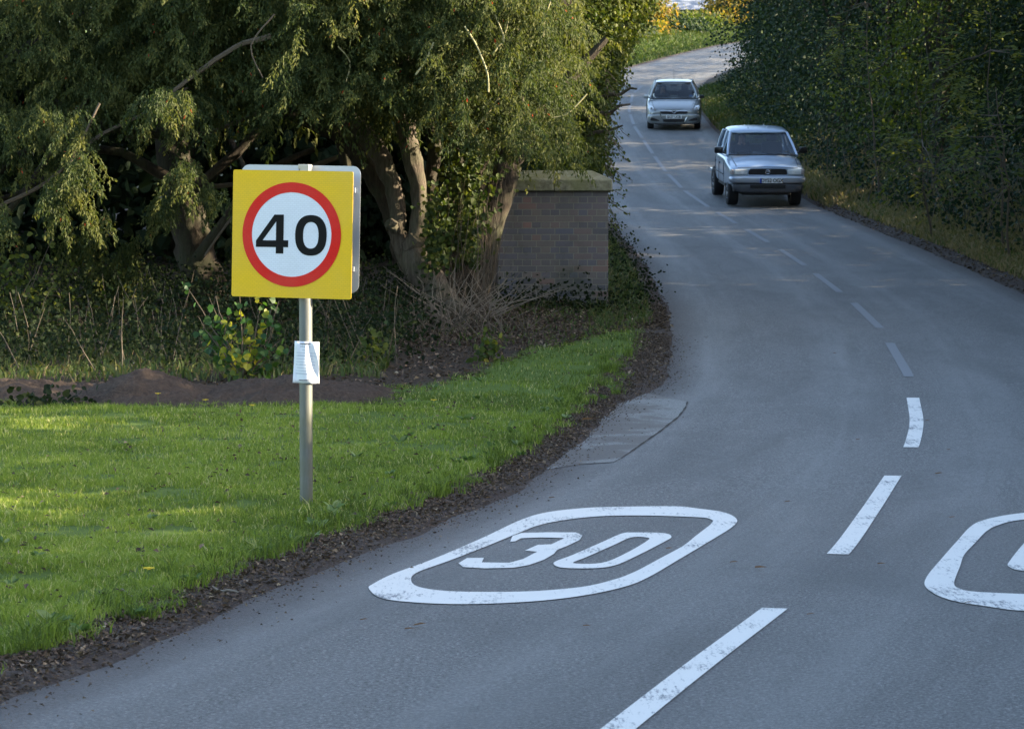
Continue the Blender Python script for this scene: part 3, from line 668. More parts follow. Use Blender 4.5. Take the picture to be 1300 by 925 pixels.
# ------------------------------------------------------------------ grass, litter, soil heap
def build_grass():
    rng = np.random.default_rng(11)
    def field(n, Y0, Y1, wl):
        Y = Y0 + (Y1 - Y0) * rng.random(n) ** 1.0
        g = ged(Y); L = -(.19 * Y + wl); X = L + (g - L) * rng.random(n)
        ok = Y < grass_back(X) + .3 * vnoise(X, Y, 4, 3) + .1
        # thinner, bare patches
        p = vnoise(X, Y, 31, 2.6); ok &= rng.random(n) < np.clip(1.3 - 1.6 * np.clip(p - .3, 0, 1) * 4, .05, 1)
        return X[ok], Y[ok]
    Xs = []; Ys = []
    for (n, a, b, wl) in ((42000, 8, 12.5, .5), (95000, 12.5, 18, .6), (110000, 18, 25, .8), (45000, 25, 33, 0.2)):
        x, y = field(n, a, b, wl); Xs.append(x); Ys.append(y)
    Y_ = rng.uniform(5, 26, 60000); X_ = -(.19 * Y_ + .3) - 9 * rng.random(60000) ** 1.6; ok_ = Y_ < grass_back(X_) + .1; Xs.append(X_[ok_]); Ys.append(Y_[ok_])
    X = np.concatenate(Xs); Y = np.concatenate(Ys); n = len(X)
    e = ged(Y) - X
    X = X + (e < .35) * (rng.normal(size=n) * .06 + .15 * vnoise(Y, Y * 0, 88, 3.5))
    clump = vnoise(X, Y, 41, 4.5); H = rng.uniform(.028, .065, n) * (1 + .45 * clump) * (1 + .35 * sstep(.35, 0, e))
    big = sstep(.45, .75, vnoise(X, Y, 77, 5)) * sstep(.5, .1, e) ; H = H * (1 + 1.1 * big)
    lean = rng.uniform(.15, .9, n) * (1 + .4 * big); W = rng.uniform(.0035, .0065, n) * (1 + .4 * big) * (1 + np.clip((Y - 15) / 25, 0, .8))
    V, F = blade_arrays(X, Y, H, W, lean, rng)
    t = np.clip(.45 + .28 * vnoise(X, Y, 51, 1.1) + .1 * clump + rng.normal(size=n) * .17 - .22 * big - .2 * sstep(22, 25, Y), 0, .97)
    t = np.where(rng.random(n) < .07, 1, t)
    tag(np_mesh('grass', V, F, M['grass'], tint=np.repeat(t, 3)), 'short bright green mown grass of the left verge', 'grass', kind='stuff')
    # rank tufts along the soil edge
    tx = []; ty = []; th = []
    for k in range(150):
        yy = 9 + 20 * rng.random() ** 1.3; xx = float(ged(yy)) + rng.normal() * .09 - .02; q = int(rng.integers(25, 90)); s = rng.uniform(.02, .055)
        tx.append(xx + rng.normal(size=q) * s); ty.append(yy + rng.normal(size=q) * s); th.append((.07 + .13 * rng.random() ** 2) * rng.uniform(.5, 1.1, q))
    X = np.concatenate(tx); Y = np.concatenate(ty); H = np.concatenate(th); n = len(X)
    V, F = blade_arrays(X, Y, H, rng.uniform(.004, .008, n), rng.uniform(.3, 1.1, n), rng)
    tag(np_mesh('tufts', V, F, M['grass'], tint=np.repeat(np.clip(rng.normal(.22, .2, n), 0, .95), 3)), 'longer darker grass tufts hanging over the bare soil edge', 'grass tufts', kind='stuff')
    # rough grass behind, on the right bank and along the far verges
    Xs = []; Ys = []; Hs = []
    def strip(n, Ya, Yb, f0, f1, h0, h1, pw=1.0):
        Y = rng.uniform(Ya, Yb, n); u = rng.random(n) ** pw; X = f0(Y) + (f1(Y) - f0(Y)) * u
        Xs.append(X); Ys.append(Y); Hs.append(rng.uniform(h0, h1, n))
    strip(30000, 34, 62, lambda Y: red(Y) + .25, lambda Y: red(Y) + 2.6, .05, .2, 1)
    strip(12000, 60, 112, lambda Y: led(Y) - .2, lambda Y: led(Y) - 3, .1, .35)
    strip(26000, 62, 112, lambda Y: red(Y) + .1, lambda Y: red(Y) + 2.2, .1, .4)
    strip(9000, 30, 60, lambda Y: led(Y) - .25, lambda Y: led(Y) - 1.0, .05, .2)
    strip(26000, 108, 200, lambda Y: led(Y) - .15, lambda Y: led(Y) - 4.5, .12, .35)
    strip(15000, 26.2, 32, lambda Y: -.25 * Y, lambda Y: 0 * Y - 1.2, .05, .2)
    strip(2500, 30, 36, lambda Y: 0 * Y - .8, lambda Y: led(Y) - .3, .04, .12)
    strip(6000, 8, 34, lambda Y: red(Y) + .15, lambda Y: red(Y) + 2.5, .08, .25)
    X = np.concatenate(Xs); Y = np.concatenate(Ys); H = np.concatenate(Hs); ok = ~((X < led(Y)) & (Y < 34) & ((Y < grass_back(X) - .2) | (rng.random(len(X)) < .5))); X, Y, H = X[ok], Y[ok], H[ok]; n = len(X)
    V, F = blade_arrays(X, Y, H, rng.uniform(.008, .02, n) * (1 + Y / 60), rng.uniform(.3, 1.2, n), rng)
    t = np.clip(rng.normal(.5, .25, n) - .25 * (Y > 108) + .42 * ((X > cxl(Y)) & (Y < 80)), 0, 1)
    tag(np_mesh('rough_grass', V, F, M['rank_grass'], tint=np.repeat(t, 3)), 'rough dying grass on the shaded banks beside the road', 'rough grass', kind='stuff')

def build_litter():
    rng = np.random.default_rng(12); P = []; S = []; T = []
    def put(X, Y, size, dz=.008):
        P.append(np.stack([X, Y, ground_z(X, Y) + dz * rng.random(len(X))], 1)); S.append(rng.uniform(.5, 1.4, len(X)) * size); T.append(rng.beta(2, 2.4, len(X)))
    n = 34000; Y = 8 + 24 * rng.random(n) ** 1.25; a, b = ged(Y), led(Y); u = np.clip(rng.beta(1.3, 1.7, n) * 1.05 - .1, -.12, .92); put(a + (b - a) * u, Y, .025)
    n = 3200; Y = 8 + 24 * rng.random(n) ** 1.25; put(led(Y) + rng.exponential(.09, n) - .05, Y, .016, .012); P[-1][:, 2] = prof(P[-1][:, 1]) + .012
    n = 16000; Y = rng.uniform(25, 38, n); X = rng.uniform(-4.0, 1.9, n); ok = (Y > grass_back(X) - .6) & (X < led(Y) - .02); put(X[ok], Y[ok], .05)
    n = 14000; Y = rng.uniform(30, 36.5, n); X = rng.uniform(-2.0, 1.9, n); ok = (Y > grass_back(X) - .4) & (X < led(Y) - .05); put(X[ok], Y[ok], .045, .03)
    n = 22000; Y = rng.uniform(30, 64, n); X = red(Y) + rng.uniform(.0, 2.6, n); put(X, Y, .05)
    n = 2500; Y = rng.uniform(26, 60, n); X = led(Y) - np.abs(rng.normal(size=n)) * .35; put(X, Y, .04)
    n = 1500; Y = rng.uniform(9, 24, n); X = ged(Y) - rng.random(n) * 3; put(X, Y, .03, .06)
    P = np.concatenate(P); S = np.concatenate(S); T = np.concatenate(T); n = len(P)
    D = rng.normal(size=(n, 3)) * np.array([1, 1, .28]); fl = np.tile([0, 0, 1.0], (n, 1))
    V, F = leaf_arrays(P, D, S, S * rng.uniform(.3, .8, n), False, .3, rng, fl)
    tag(np_mesh('leaf_litter', V, F, M['litter'], tint=np.repeat(T, 2)), 'dark fallen leaves and bark chips on the bare soil', 'leaf litter', kind='stuff')
    # broad-leaved weeds among the grass edge
    n = 48; Y = rng.uniform(9, 26, n); X = ged(Y) + rng.normal(size=n) * .12 - .05 - (rng.random(n) < .3) * rng.random(n) * 1.5; q = 9
    C = np.repeat(np.stack([X, Y, ground_z(X, Y) + .02], 1), q, 0); a = rng.uniform(0, 6.28, n * q); s = np.repeat(rng.uniform(.03, .075, n), q) * rng.uniform(.6, 1.2, n * q)
    D = np.stack([np.cos(a), np.sin(a), rng.uniform(.3, 1.0, n * q)], 1)
    V, F = leaf_arrays(C + D * .012, D, s, s * .55, True, .15, rng, np.tile([0, -.2, 1.0], (n * q, 1)))
    tag(np_mesh('weeds', V, F, M['weed_leaf'], tint=np.repeat(rng.random(n * q), 2)), 'small broad-leaved weeds scattered along the grass edge', 'weeds', kind='stuff')
    # single leaves lying on the road and verge
    spots = [(530, 799, 1), (518, 804, .7), (745, 541, 1.6), (966, 725, 1), (1192, 604, 1), (1178, 536, .6), (1205, 573, .6), (932, 718, .7), (1030, 785, .6), (850, 700, .6), (1000, 640, .7), (1230, 770, .6), (1090, 560, .6), (1060, 470, .6), (1120, 720, .7), (620, 640, .8), (700, 635, .7), (460, 792, .6), (745, 800, .6), (1210, 660, .6)]
    proto = None
    for i, (px, py, s) in enumerate(spots):
        x, y = on_flat(px, py)
        for _ in range(4): y = FP * (EYE - float(prof(y))) / (py - HZ)
        x = (px - CXP) * y / FP
        if proto is None:
            V, F = leaf_arrays(np.array([[-.02, 0, 0]]), np.array([[1.0, 0, .12]]), .05, .03, True, .12, rng, np.array([[0, 0, 1.0]]))
            proto = np_mesh('fallen_leaf', V, F, M['fallen'], tint=[.35, .45]); o = proto
        else:
            o = link(proto.copy())
        onroad = x > led(y)
        o.location = (x, y, (float(prof(y)) + .012) if onroad else gz(x, y) + .03); o.rotation_euler = (0, 0, float(rng.uniform(-.6, .6))); o.scale = (s * 1.3, s * 1.0, s)
        tag(o, 'small pinkish brown leaf lying flat on the open road' if onroad else 'pale curled leaf lying on the soil edge of the verge', 'leaf', 'single fallen leaves on and beside the road')
    # yellow flower heads and a scrap of litter
def build_heap():
    rng = np.random.default_rng(13)
    X = np.arange(-12, -.8, .05); Y = np.arange(23.4, 26.9, .05); XX, YY = np.meshgrid(X, Y, indexing='ij')
    c = 24.9 + .25 * np.sin(XX * .8); w = .75
    # ridge heights traced along its length at about 25 m
    hx = [-12, -5.0, -4.3, -3.9, -3.6, -3.4, -3.2, -3.0, -2.7, -2.3, -2.0, -1.75, -1.5, -1.2, -.9]
    hh = [.13, .13, .16, .10, .12, .20, .23, .19, .09, .14, .17, .13, .11, .07, 0]
    h = np.interp(XX, hx, hh) * np.exp(-((YY - c) / w) ** 4 * 1.0) * (1 + .35 * vnoise(XX, YY, 61, 2.4)) + .035 * vnoise(XX, YY, 62, 8) + .038 * vnoise(XX, YY, 63, 15) * sstep(1.2, .6, np.abs(YY - c)) + .0 * sstep(1.2, .6, np.abs(YY - c))
    edge = sstep(.0, .25, np.minimum(YY - 23.4, 26.83 - YY))
    Z = ground_z(XX, YY) + h * edge - .05 * (1 - edge) - .03
    n, m = XX.shape; V = np.stack([XX, YY, Z], 2).reshape(-1, 3)
    i = np.arange(n - 1)[:, None] * m + np.arange(m - 1)[None]; F = np.stack([i, i + m, i + m + 1, i + 1], 2).reshape(-1, 4)
    mt, t, out = nt('dug_soil'); tc = ocoord(t); a = noise(t, 28, 8, .75, tc); b = noise(t, 2.2, 4, .6, tc)
    c_ = ramp(t, a.outputs[0], [(.3, (.03, .023, .018)), (.55, (.078, .058, .044)), (.75, (.15, .115, .09))]).outputs[0]
    c_ = mixc(t, mathn(t, 'MULTIPLY', b.outputs[0], .5), c_, (.07, .048, .036))
    pbsdf(t, out, c_, .95, 0, .15, a.outputs[0], 1, .03)
    tag(np_mesh('soil_heap', V, F, mt, smooth=True), 'low uneven ridge of dug brown soil along the back of the grass', 'soil heap')
# ------------------------------------------------------------------ yews
def sprays(P, D, Ls, rng, ns=13, nk=7, ks=(.035, .062), kw=.42, tb=None):
    """drooping feathery yew branches: P tips' origins, D directions, Ls lengths"""
    S = len(P); D = unit(D); t = np.linspace(.08, 1, ns)[None, :, None]
    L = Ls[:, None, None]
    base = P[:, None] + D[:, None] * t * L + np.array([0, 0, -1.0]) * (t ** 2) * L * .42
    side = unit(np.cross(D, np.array([0, 0, 1.0])) + 1e-6)
    sg = np.where(np.arange(ns) % 2 == 0, 1, -1)[None, :, None]
    dd = side[:, None] * sg * .55 + D[:, None] * .55 + np.array([0, 0, -.62]) + rng.normal(size=(S, ns, 3)) * .28
    dd = unit(dd); tl = (.26 - .17 * t) * L * 1.0 + .04
    k = (np.arange(nk) + .5)[None, None, :, None] / nk
    Q = base[:, :, None] + dd[:, :, None] * tl[:, :, None] * k + np.array([0, 0, -1.0]) * tl[:, :, None] * k ** 2 * .4
    q = Q.reshape(-1, 3) + rng.normal(size=(S * ns * nk, 3)) * .008
    kd = np.repeat(dd.reshape(-1, 3), nk, 0) * .6 + rng.normal(size=(S * ns * nk, 3)) * .45 + np.array([0, 0, -.7])
    s = rng.uniform(ks[0], ks[1], len(q))
    V, F = leaf_arrays(q, kd, s, s * kw, False, .25, rng)
    bt = rng.beta(2.2, 2.4, S) if tb is None else tb
    tt = np.repeat(bt, ns * nk) * .55 + np.tile(np.repeat(np.linspace(0, .16, ns), nk), S) + rng.uniform(0, .25, len(q))
    tt = np.clip(tt, 0, .94); tt[rng.random(len(q)) < .0018] = 1.0
    return V, F, np.repeat(tt, 2)

def px_fringe(x):      # row where the hanging foliage ends, along the picture
    return np.interp(x, [-200, 0, 60, 130, 220, 330, 420, 480, 560, 620, 660, 720, 800], [250, 235, 215, 190, 165, 142, 140, 138, 150, 175, 200, 200, 205])

def mask_gap(x, y):    # the deep dark openings between the sprays
    g = 0
    for (cx_, cy_, rx, ry) in ((545, 190, 60, 55), (735, 95, 30, 55), (610, 205, 35, 40), (255, 78, 55, 26), (60, 175, 70, 30), (400, 160, 70, 22), (620, 45, 22, 32), (700, 150, 40, 40), (130, 150, 40, 22), (230, 150, 90, 22), (20, 90, 30, 30), (150, 30, 70, 16), (350, 70, 40, 16)):
        g = np.maximum(g, np.exp(-(((x - cx_) / rx) ** 2 + ((y - cy_) / ry) ** 2) * 1.3))
    return g

def yew_front(x0, x1, n, seed, Yb=31.0, hole=.85):
    rng = np.random.default_rng(seed); m = int(n * 2.6)
    px = rng.uniform(x0, x1, m); Y = Yb + np.abs(rng.normal(size=m)) * 1.5 + .8 * vnoise(px * .012, px * .007, seed) + rng.uniform(-.7, .5, m)
    fr = px_fringe(px); py = fr - 18 + 30 * np.abs(rng.normal(size=m)) * -1 * rng.choice([.4, 4.5], m, p=[.22, .78]) + rng.normal(size=m) * 14
    py = np.where(rng.random(m) < .6, rng.uniform(-190, 1, m) * 1.0 + (fr - 20) * rng.random(m) ** .6, py)
    keep = (py < fr + rng.normal(size=m) * 14) & (py > -260) & (rng.random(m) > hole * mask_gap(px, py))
    cl = vnoise(px * .02, py * .03, seed + 5); keep &= rng.random(m) < np.clip(.78 + .8 * cl, .1, 1)
    px, py, Y, cl = px[keep][:n], py[keep][:n], Y[keep][:n], cl[keep][:n]
    P = np.stack([(px - CXP) * Y / FP, Y, EYE - (py - HZ) * Y / FP], 1)
    k = len(P); D = np.stack([rng.normal(size=k) * .75, -np.abs(rng.normal(size=k)) - .25, rng.normal(size=k) * .3 - .1], 1)
    return sprays(P, D, rng.uniform(.3, .68, k), rng, tb=np.clip(rng.beta(2, 3, k) + .15 * cl, 0, 1))

def yew_mass(cx_, cy_, cz_, rx, ry, rz, n, seed, zmin=None):
    """coarser foliage that fills the crown behind and above the front sprays"""
    rng = np.random.default_rng(seed); m = n * 2
    d = unit(rng.normal(size=(m, 3))); r = rng.random(m) ** (1 / 2.2)
    P = np.array([cx_, cy_, cz_]) + d * r[:, None] * np.array([rx, ry, rz])
    if zmin is not None: P = P[P[:, 2] > zmin + .4 * vnoise(P[:, 0], P[:, 1], seed)]
    P = P[:n]; k = len(P)
    D = d[:k] * .8 + rng.normal(size=(k, 3)) * .6
    return sprays(P, D, rng.uniform(.5, 1.0, k), rng, ns=9, nk=4, ks=(.10, .17), kw=.36)

def stem(mb, pts, Y, wpx, seed, dy=None, n=14, per=4, rough=.10):
    """a limb traced as (column, row) with widths in photo pixels at depth Y"""
    C = []
    for i, p in enumerate(pts):
        y = Y if dy is None else Y + dy[i]
        v = at(p[0], p[1], y); C.append((v.x, v.y, v.z, wpx[i] * y / FP / 2 * (.86 if wpx[i] > 14 else 1)))
    S = []
    P = [np.array(c) for c in C]; m = len(P)
    for i in range(m - 1):
        a, b, c, d = P[max(i - 1, 0)], P[i], P[i + 1], P[min(i + 2, m - 1)]
        for k in range(per):
            t = k / per; S.append(.5 * ((2 * b) + (-a + c) * t + (2 * a - 5 * b + 4 * c - d) * t * t + (-a + 3 * b - 3 * c + d) * t ** 3))
    S.append(P[-1]); rng = np.random.default_rng(seed)
    S = [s + np.r_[rng.normal(size=3) * s[3] * .09, 0] for s in S]
    mb.tube([s[:3] for s in S], [max(.004, s[3]) for s in S], n, True, rough, seed); return mb

def build_yews():
    rng = np.random.default_rng(21)
    # --- A: the gnarled several-stemmed yew beside the pier
    zA = gz(-.7, 33.2)
    root = tag(empty('yew_tree', (-.7, 33.2, zA)), 'gnarled multi-stemmed yew with pale twisted trunks left of the brick pier', 'yew tree')
    def place(o):      # children keep world coordinates
        o.parent = root; o.matrix_parent_inverse = Matrix.Translation(-root.location); return o
    mb = MB()
    stem(mb, [(578, 432), (576, 405), (556, 380), (538, 352), (526, 318), (531, 290), (532, 245), (524, 205), (516, 165), (512, 110), (520, 60)], 33.0, [46, 52, 54, 48, 36, 27, 24, 29, 30, 28, 22], 1, per=4)
    place(mb.build('trunk', M['bark'], None, True))
    mb = MB(); stem(mb, [(545, 372), (520, 335), (506, 300), (504, 262), (495, 225), (476, 186), (452, 158), (420, 138)], 33.1, [34, 30, 26, 25, 28, 30, 26, 20], 2, [.0, .05, .1, .15, .2, .3, .5, .8])
    place(mb.build('limb', M['bark'], None, True))
    mb = MB(); stem(mb, [(508, 330), (500, 290), (488, 250), (468, 210), (440, 175), (410, 158), (360, 140)], 34.2, [20, 22, 30, 34, 34, 28, 20], 3)
    place(mb.build('limb', M['bark_dark'], None, True))
    mb = MB(); stem(mb, [(548, 340), (549, 290), (546, 235), (552, 190), (546, 140), (560, 90)], 33.8, [16, 17, 16, 22, 20, 14], 4)
    place(mb.build('limb', M['bark_dark'], None, True))
    mb = MB(); stem(mb, [(600, 405), (590, 330), (586, 260), (588, 190), (592, 120)], 34.0, [26, 26, 28, 30, 26], 5)
    place(mb.build('limb', M['bark_dark'], None, True))
    mb = MB(); stem(mb, [(602, 420), (606, 360), (622, 290), (640, 225), (655, 178), (690, 130), (730, 92), (770, 50)], 34.3, [44, 44, 42, 44, 46, 36, 22, 8], 6)
    place(mb.build('limb', M['bark_dark'], None, True))
    mb = MB(); stem(mb, [(655, 185), (652, 130), (648, 70), (655, 20), (680, 2), (705, -12)], 32.6, [34, 30, 26, 24, 24, 18], 7); stem(mb, [(650, 40), (676, 18), (720, 2), (760, -16)], 32.6, [22, 22, 18, 12], 8)
    place(mb.build('limb', M['bark'], None, True))
    mb = MB(); stem(mb, [(606, 215), (640, 175), (676, 145), (720, 122)], 34.6, [14, 15, 13, 9], 9)
    place(mb.build('limb', M['bark_dark'], None, True))
    # burr and root flare
    for nm_, a_ in (('burr', ([(501, 292), (497, 285), (492, 283)], 32.9, [12, 20, 10], 11)), ('burr', ([(560, 398), (575, 392), (584, 384)], 32.7, [30, 30, 16], 12)), ('root', ([(580, 402), (592, 412), (604, 424)], 32.8, [24, 16, 9], 13))):
        place(stem(MB(), *a_).build(nm_, M['bark'], None, True))
    arr = [yew_front(375, 715, 1800, 31), yew_front(660, 740, 110, 32, 33.8, .5),
           yew_mass(-1.3, 34.8, 6.4, 2.7, 2.5, 3.0, 1100, 33, 3.0)]
    o = crown_obj('crown', arr, M['yew_leaf'], None); place(o)
    # bare pale twigs through the foliage
    for k, (pp, w) in enumerate([([(590, 35), (603, 55), (612, 75), (619, 95), (620, 118)], 2.2), ([(551, 55), (541, 78), (528, 96)], 2.4), ([(628, 20), (640, 50), (633, 60), (626, 70)], 2), ([(640, 5), (645, 30), (636, 55)], 2),
                                 ([(700, 0), (692, 25), (690, 48)], 1.6), ([(745, 120), (720, 145), (700, 150)], 2), ([(569, 123), (578, 122), (584, 118)], 3.2), ([(430, 60), (445, 80), (440, 105)], 1.6), ([(598, 172), (626, 135), (634, 125)], 3), ([(560, 90), (548, 105), (540, 120)], 2)]):
        place(stem(MB(), pp, 30.2 + .1 * k, [w] * len(pp), 40 + k, n=5).build('bare_twig', M['twig_pale'], None, True))
    # thin dead shoots and hanging stems round the base
    mb = MB(); r = np.random.default_rng(50)
    for k in range(190):
        x = r.uniform(548, 622); y1 = r.uniform(345, 410); y0 = y1 - r.uniform(50, 190); Yd = r.uniform(33.0, 34.2); lean_ = r.normal() * 10 + (y1 - y0) * .05
        n = 6; ys = np.linspace(y1, y0, n); xs = x + np.linspace(0, lean_, n) + np.cumsum(r.normal(size=n)) * 3.2
        P = [tuple(at(a, b, Yd)) for a, b in zip(xs, ys)]
        mb.tube(P, np.linspace(.007, .0025, n) * r.uniform(.4, 1.1), 4, False)
    place(mb.build('dead_shoots', M['twig_dark'], None, True))
    mb = MB()
    for k in range(120):
        x = r.uniform(540, 640); y1 = r.uniform(385, 425); y0 = y1 - r.uniform(10, 60); Yd = r.uniform(32.2, 33.5)
        xs = x + np.linspace(0, r.normal() * 45, 6) + np.cumsum(r.normal(size=6)) * 3; ys = np.linspace(y1, y0, 6)
        mb.tube([tuple(at(a, b, Yd)) for a, b in zip(xs, ys)], np.linspace(.007, .0025, 6), 4, False)
    place(mb.build('dead_shoots', M['twig'], None, True))
    # ivy climbing the middle stem
    iv = []
    n = 2600; t = r.random(n); px = 592 + r.normal(size=n) * np.interp(t, [0, .3, 1], [9, 17, 15]) - 4 * np.sin(t * 9); py = 340 - t * 230; Y = 33.5 + r.uniform(-.35, .2, n)
    keep = vnoise(px * .05, py * .05, 8) > -.35; px, py, Y = px[keep], py[keep], Y[keep]; n = len(px)
    P = np.stack([(px - CXP) * Y / FP, Y, EYE - (py - HZ) * Y / FP], 1)
    V, F = leaf_arrays(P, r.normal(size=(n, 3)) * .6 + np.array([0, -.4, -.9]), r.uniform(.045, .09, n), r.uniform(.045, .08, n), True, .12, r, np.tile([.1, -1, .3], (n, 1)))
    iv.append((V, F, np.repeat(np.clip(r.beta(2, 3, n), 0, 1), 2)))
    n = 380; px = 552 + r.normal(size=n) * 9; py = r.triangular(225, 320, 350, n); Y = np.full(n, 32.75) + r.uniform(-.1, .1, n)
    P = np.stack([(px - CXP) * Y / FP, Y, EYE - (py - HZ) * Y / FP], 1)
    V, F = leaf_arrays(P, r.normal(size=(n, 3)) * .6 + np.array([0, -.4, -.9]), r.uniform(.04, .08, n), r.uniform(.04, .07, n), True, .12, r, np.tile([.1, -1, .3], (n, 1)))
    iv.append((V, F, np.repeat(np.clip(r.beta(2, 3, n), 0, 1), 2)))
    place(crown_obj('climbing_ivy', iv, M['ivy_leaf'], None))

    # --- B and C: the darker yews to the left
    def dark_yew(X, Y, x0, x1, n, seed, label, trunk, mass):
        nonlocal root
        root = tag(empty('yew_tree', (X, Y, gz(X, Y))), label, 'yew tree')
        for i, (pts, w, yy) in enumerate(trunk):
            mb = MB(); stem(mb, pts, yy, w, seed + i, n=12)
            place(mb.build('trunk' if i == 0 else 'limb', M['bark_dark'], None, True))
        arr = [yew_front(x0, x1, n, seed + 20, 31.5)] + [yew_mass(*m_, seed + 30 + j, z) for j, (m_, z) in enumerate(mass)]
        place(crown_obj('crown', arr, M['yew_leaf'], None))
    dark_yew(-3.6, 35.5, 150, 385, 900, 60, 'dark yew with a leaning shaded trunk behind the yellow sign',
             [([(268, 430), (262, 380), (248, 320), (234, 260), (222, 200), (215, 120)], [74, 62, 56, 54, 50, 40], 35.5), ([(250, 330), (300, 260), (345, 215), (400, 190)], [16, 13, 10, 7], 34), ([(235, 250), (300, 195), (330, 165)], [14, 12, 8], 33.5),
              ([(240, 190), (200, 170), (120, 160), (60, 120)], [14, 12, 9, 6], 33), ([(450, 270), (440, 210), (425, 150)], [12, 14, 14], 36), ([(225, 230), (130, 190), (40, 240), (-30, 262)], [14, 11, 8, 6], 33.5)],
             [((-3.5, 36.5, 6.9, 3.2, 3.2, 3.6, 900), 3.1)])
    dark_yew(-7.6, 34.5, -260, 165, 1150, 90, 'dark yew at the far left whose low boughs hang over the grass',
             [([(-120, 470), (-118, 380), (-110, 250), (-100, 120)], [70, 60, 56, 50], 34.5), ([(-60, 300), (20, 200), (90, 185), (140, 150)], [12, 9, 7, 5], 33), ([(-40, 330), (30, 245), (110, 130), (125, 112)], [10, 8, 6, 4], 32), ([(-60, 120), (40, 60), (110, 20)], [16, 12, 8], 33)],
             [((-7.6, 36.0, 6.6, 3.8, 3.6, 3.9, 1100), 2.9)])
    # low hanging boughs of the left yew, in front of the dark
    rng = np.random.default_rng(70)
    low = []
    for (x, y, dx, dy, m, s, Y) in [(100, 190, -12, 70, 26, .4, 29.8), (75, 235, -20, 30, 18, .35, 29.7), (235, 205, 14, 14, 14, .35, 30.2), (115, 268, 20, 14, 10, .3, 30), (210, 250, 25, 14, 16, .32, 31.5), (275, 235, 18, 10, 8, .3, 31.0), (5, 265, 20, 18, 12, .35, 30), (60, 140, 40, 16, 24, .4, 30.5), (215, 120, 30, 16, 24, .4, 30.2), (160, 340, 50, 30, 40, .45, 33.5), (120, 300, 50, 25, 28, .45, 33.8)]:
        px = x + rng.normal(size=m) * abs(dx) * .6; py = y + rng.normal(size=m) * dy * .45
        yy = Y + rng.normal(size=m) * .25
        P = np.stack([(px - CXP) * yy / FP, yy, EYE - (py - HZ) * yy / FP], 1)
        D = np.stack([rng.normal(size=m) * .5, -np.abs(rng.normal(size=m)), np.full(m, -.5)], 1)
        low.append(sprays(P, D, rng.uniform(.6, 1.1, m) * s, rng))
    o = crown_obj('low_boughs', low, M['yew_leaf'], None); place(o)
    BO = []
    def stem_(*a, **k): BO.append(stem(MB(), *a, **k))
    stem_([(128, 132), (112, 165), (98, 190), (84, 225)], 29.9, [3.5, 3.2, 3, 2], 201, n=6); stem_([(0, 262), (60, 232), (120, 178), (175, 150), (240, 112)], 31.5, [6, 5, 5, 4, 3], 202, n=6); stem_([(215, 122), (250, 95), (300, 62), (345, 48)], 31, [5, 6, 7, 8], 203, n=6)
    stem_([(160, 175), (260, 170), (340, 140), (400, 128)], 33, [4, 5, 5, 4], 204, n=6); stem_([(170, 205), (230, 235), (330, 230), (430, 200)], 34, [4, 6, 7, 7], 205, n=6); stem_([(350, 20), (320, 60), (335, 100)], 30.5, [2, 2, 1.5], 206, n=5)
    stem_([(260, 325), (300, 270), (345, 230)], 33, [3, 4, 4], 207, n=5)
    for b_ in BO: place(b_.build('bough', M['twig_dark'], None, True))

# ------------------------------------------------------------------ ordinary trees and hedges
def tree(name, label, cat, x, y, lobes, n_cl, per, size, spread, leafm, seed, trunk_r=.16, group=None, rnd=True, barkm='bark_dark', shell=.32, asp=.7, z0=None, extra=None, xmax=None):
    rng = np.random.default_rng(seed); z = gz(x, y) if z0 is None else z0
    root = tag(empty(name, (x, y, z)), label, cat, group)
    mb = MB(); top = max(l[2] for l in lobes)
    P = wob_line((0, 0, -.3), (rng.normal() * .3, rng.normal() * .3, top), 8, .07, rng)
    mb.tube([tuple(p) for p in P], np.linspace(trunk_r * 1.25, trunk_r * .35, 8), 10, True, .12, seed)
    mb.build('trunk', M[barkm], root, True)
    mb = MB()
    for l in lobes:
        for _ in range(3):
            f = rng.uniform(.25, .8); i = int(f * 7); a = P[i]
            d = unit(rng.normal(size=3)) * np.array(l[3:6]) * .85
            Q = wob_line(a, np.array(l[:3]) + d, 6, .06, rng); mb.tube([tuple(q) for q in Q], np.linspace(trunk_r * .4, .012, 6), 6, False)
    mb.build('limbs', M[barkm], root, True)
    arr = [crown_leaves(lobes, n_cl, per, size, spread, rng, shell, rnd, asp=asp, xmax=xmax)]
    if extra: arr += extra(rng)
    crown_obj('crown', arr, M[leafm], root)
    return root

def hanging_plumes(rng, lobe, n, size):
    """long pinnate leaves standing clear of the crown"""
    d = unit(rng.normal(size=(n, 3)) * np.array([1, .6, .8]) + np.array([-.7, -.8, 0])); P = np.array(lobe[:3]) + d * np.array(lobe[3:6]) * rng.uniform(.9, 1.08, n)[:, None]
    k = 11; t = np.linspace(0, 1, k)[None, :, None]; L = rng.uniform(.35, .6, n)[:, None, None]
    dir_ = unit(d + rng.normal(size=(n, 3)) * .5 + np.array([0, 0, -.2]))[:, None]
    Q = P[:, None] + dir_ * t * L + np.array([0, 0, -1]) * t * t * L * .35
    side = unit(np.cross(dir_, np.array([0, 0, 1.0])))
    sg = np.where(np.arange(k) % 2 == 0, 1, -1)[None, :, None]
    D = side * sg + dir_ * .5 + np.array([0, 0, -.25])
    q = Q.reshape(-1, 3); D = np.broadcast_to(D, Q.shape).reshape(-1, 3); s = size * rng.uniform(.8, 1.2, len(q))
    V, F = leaf_arrays(q, D, s, s * .36, False, .1, rng, np.tile([0, -.4, 1.0], (len(q), 1)))
    return V, F, np.repeat(np.repeat(rng.uniform(.4, .95, n), k), 2)

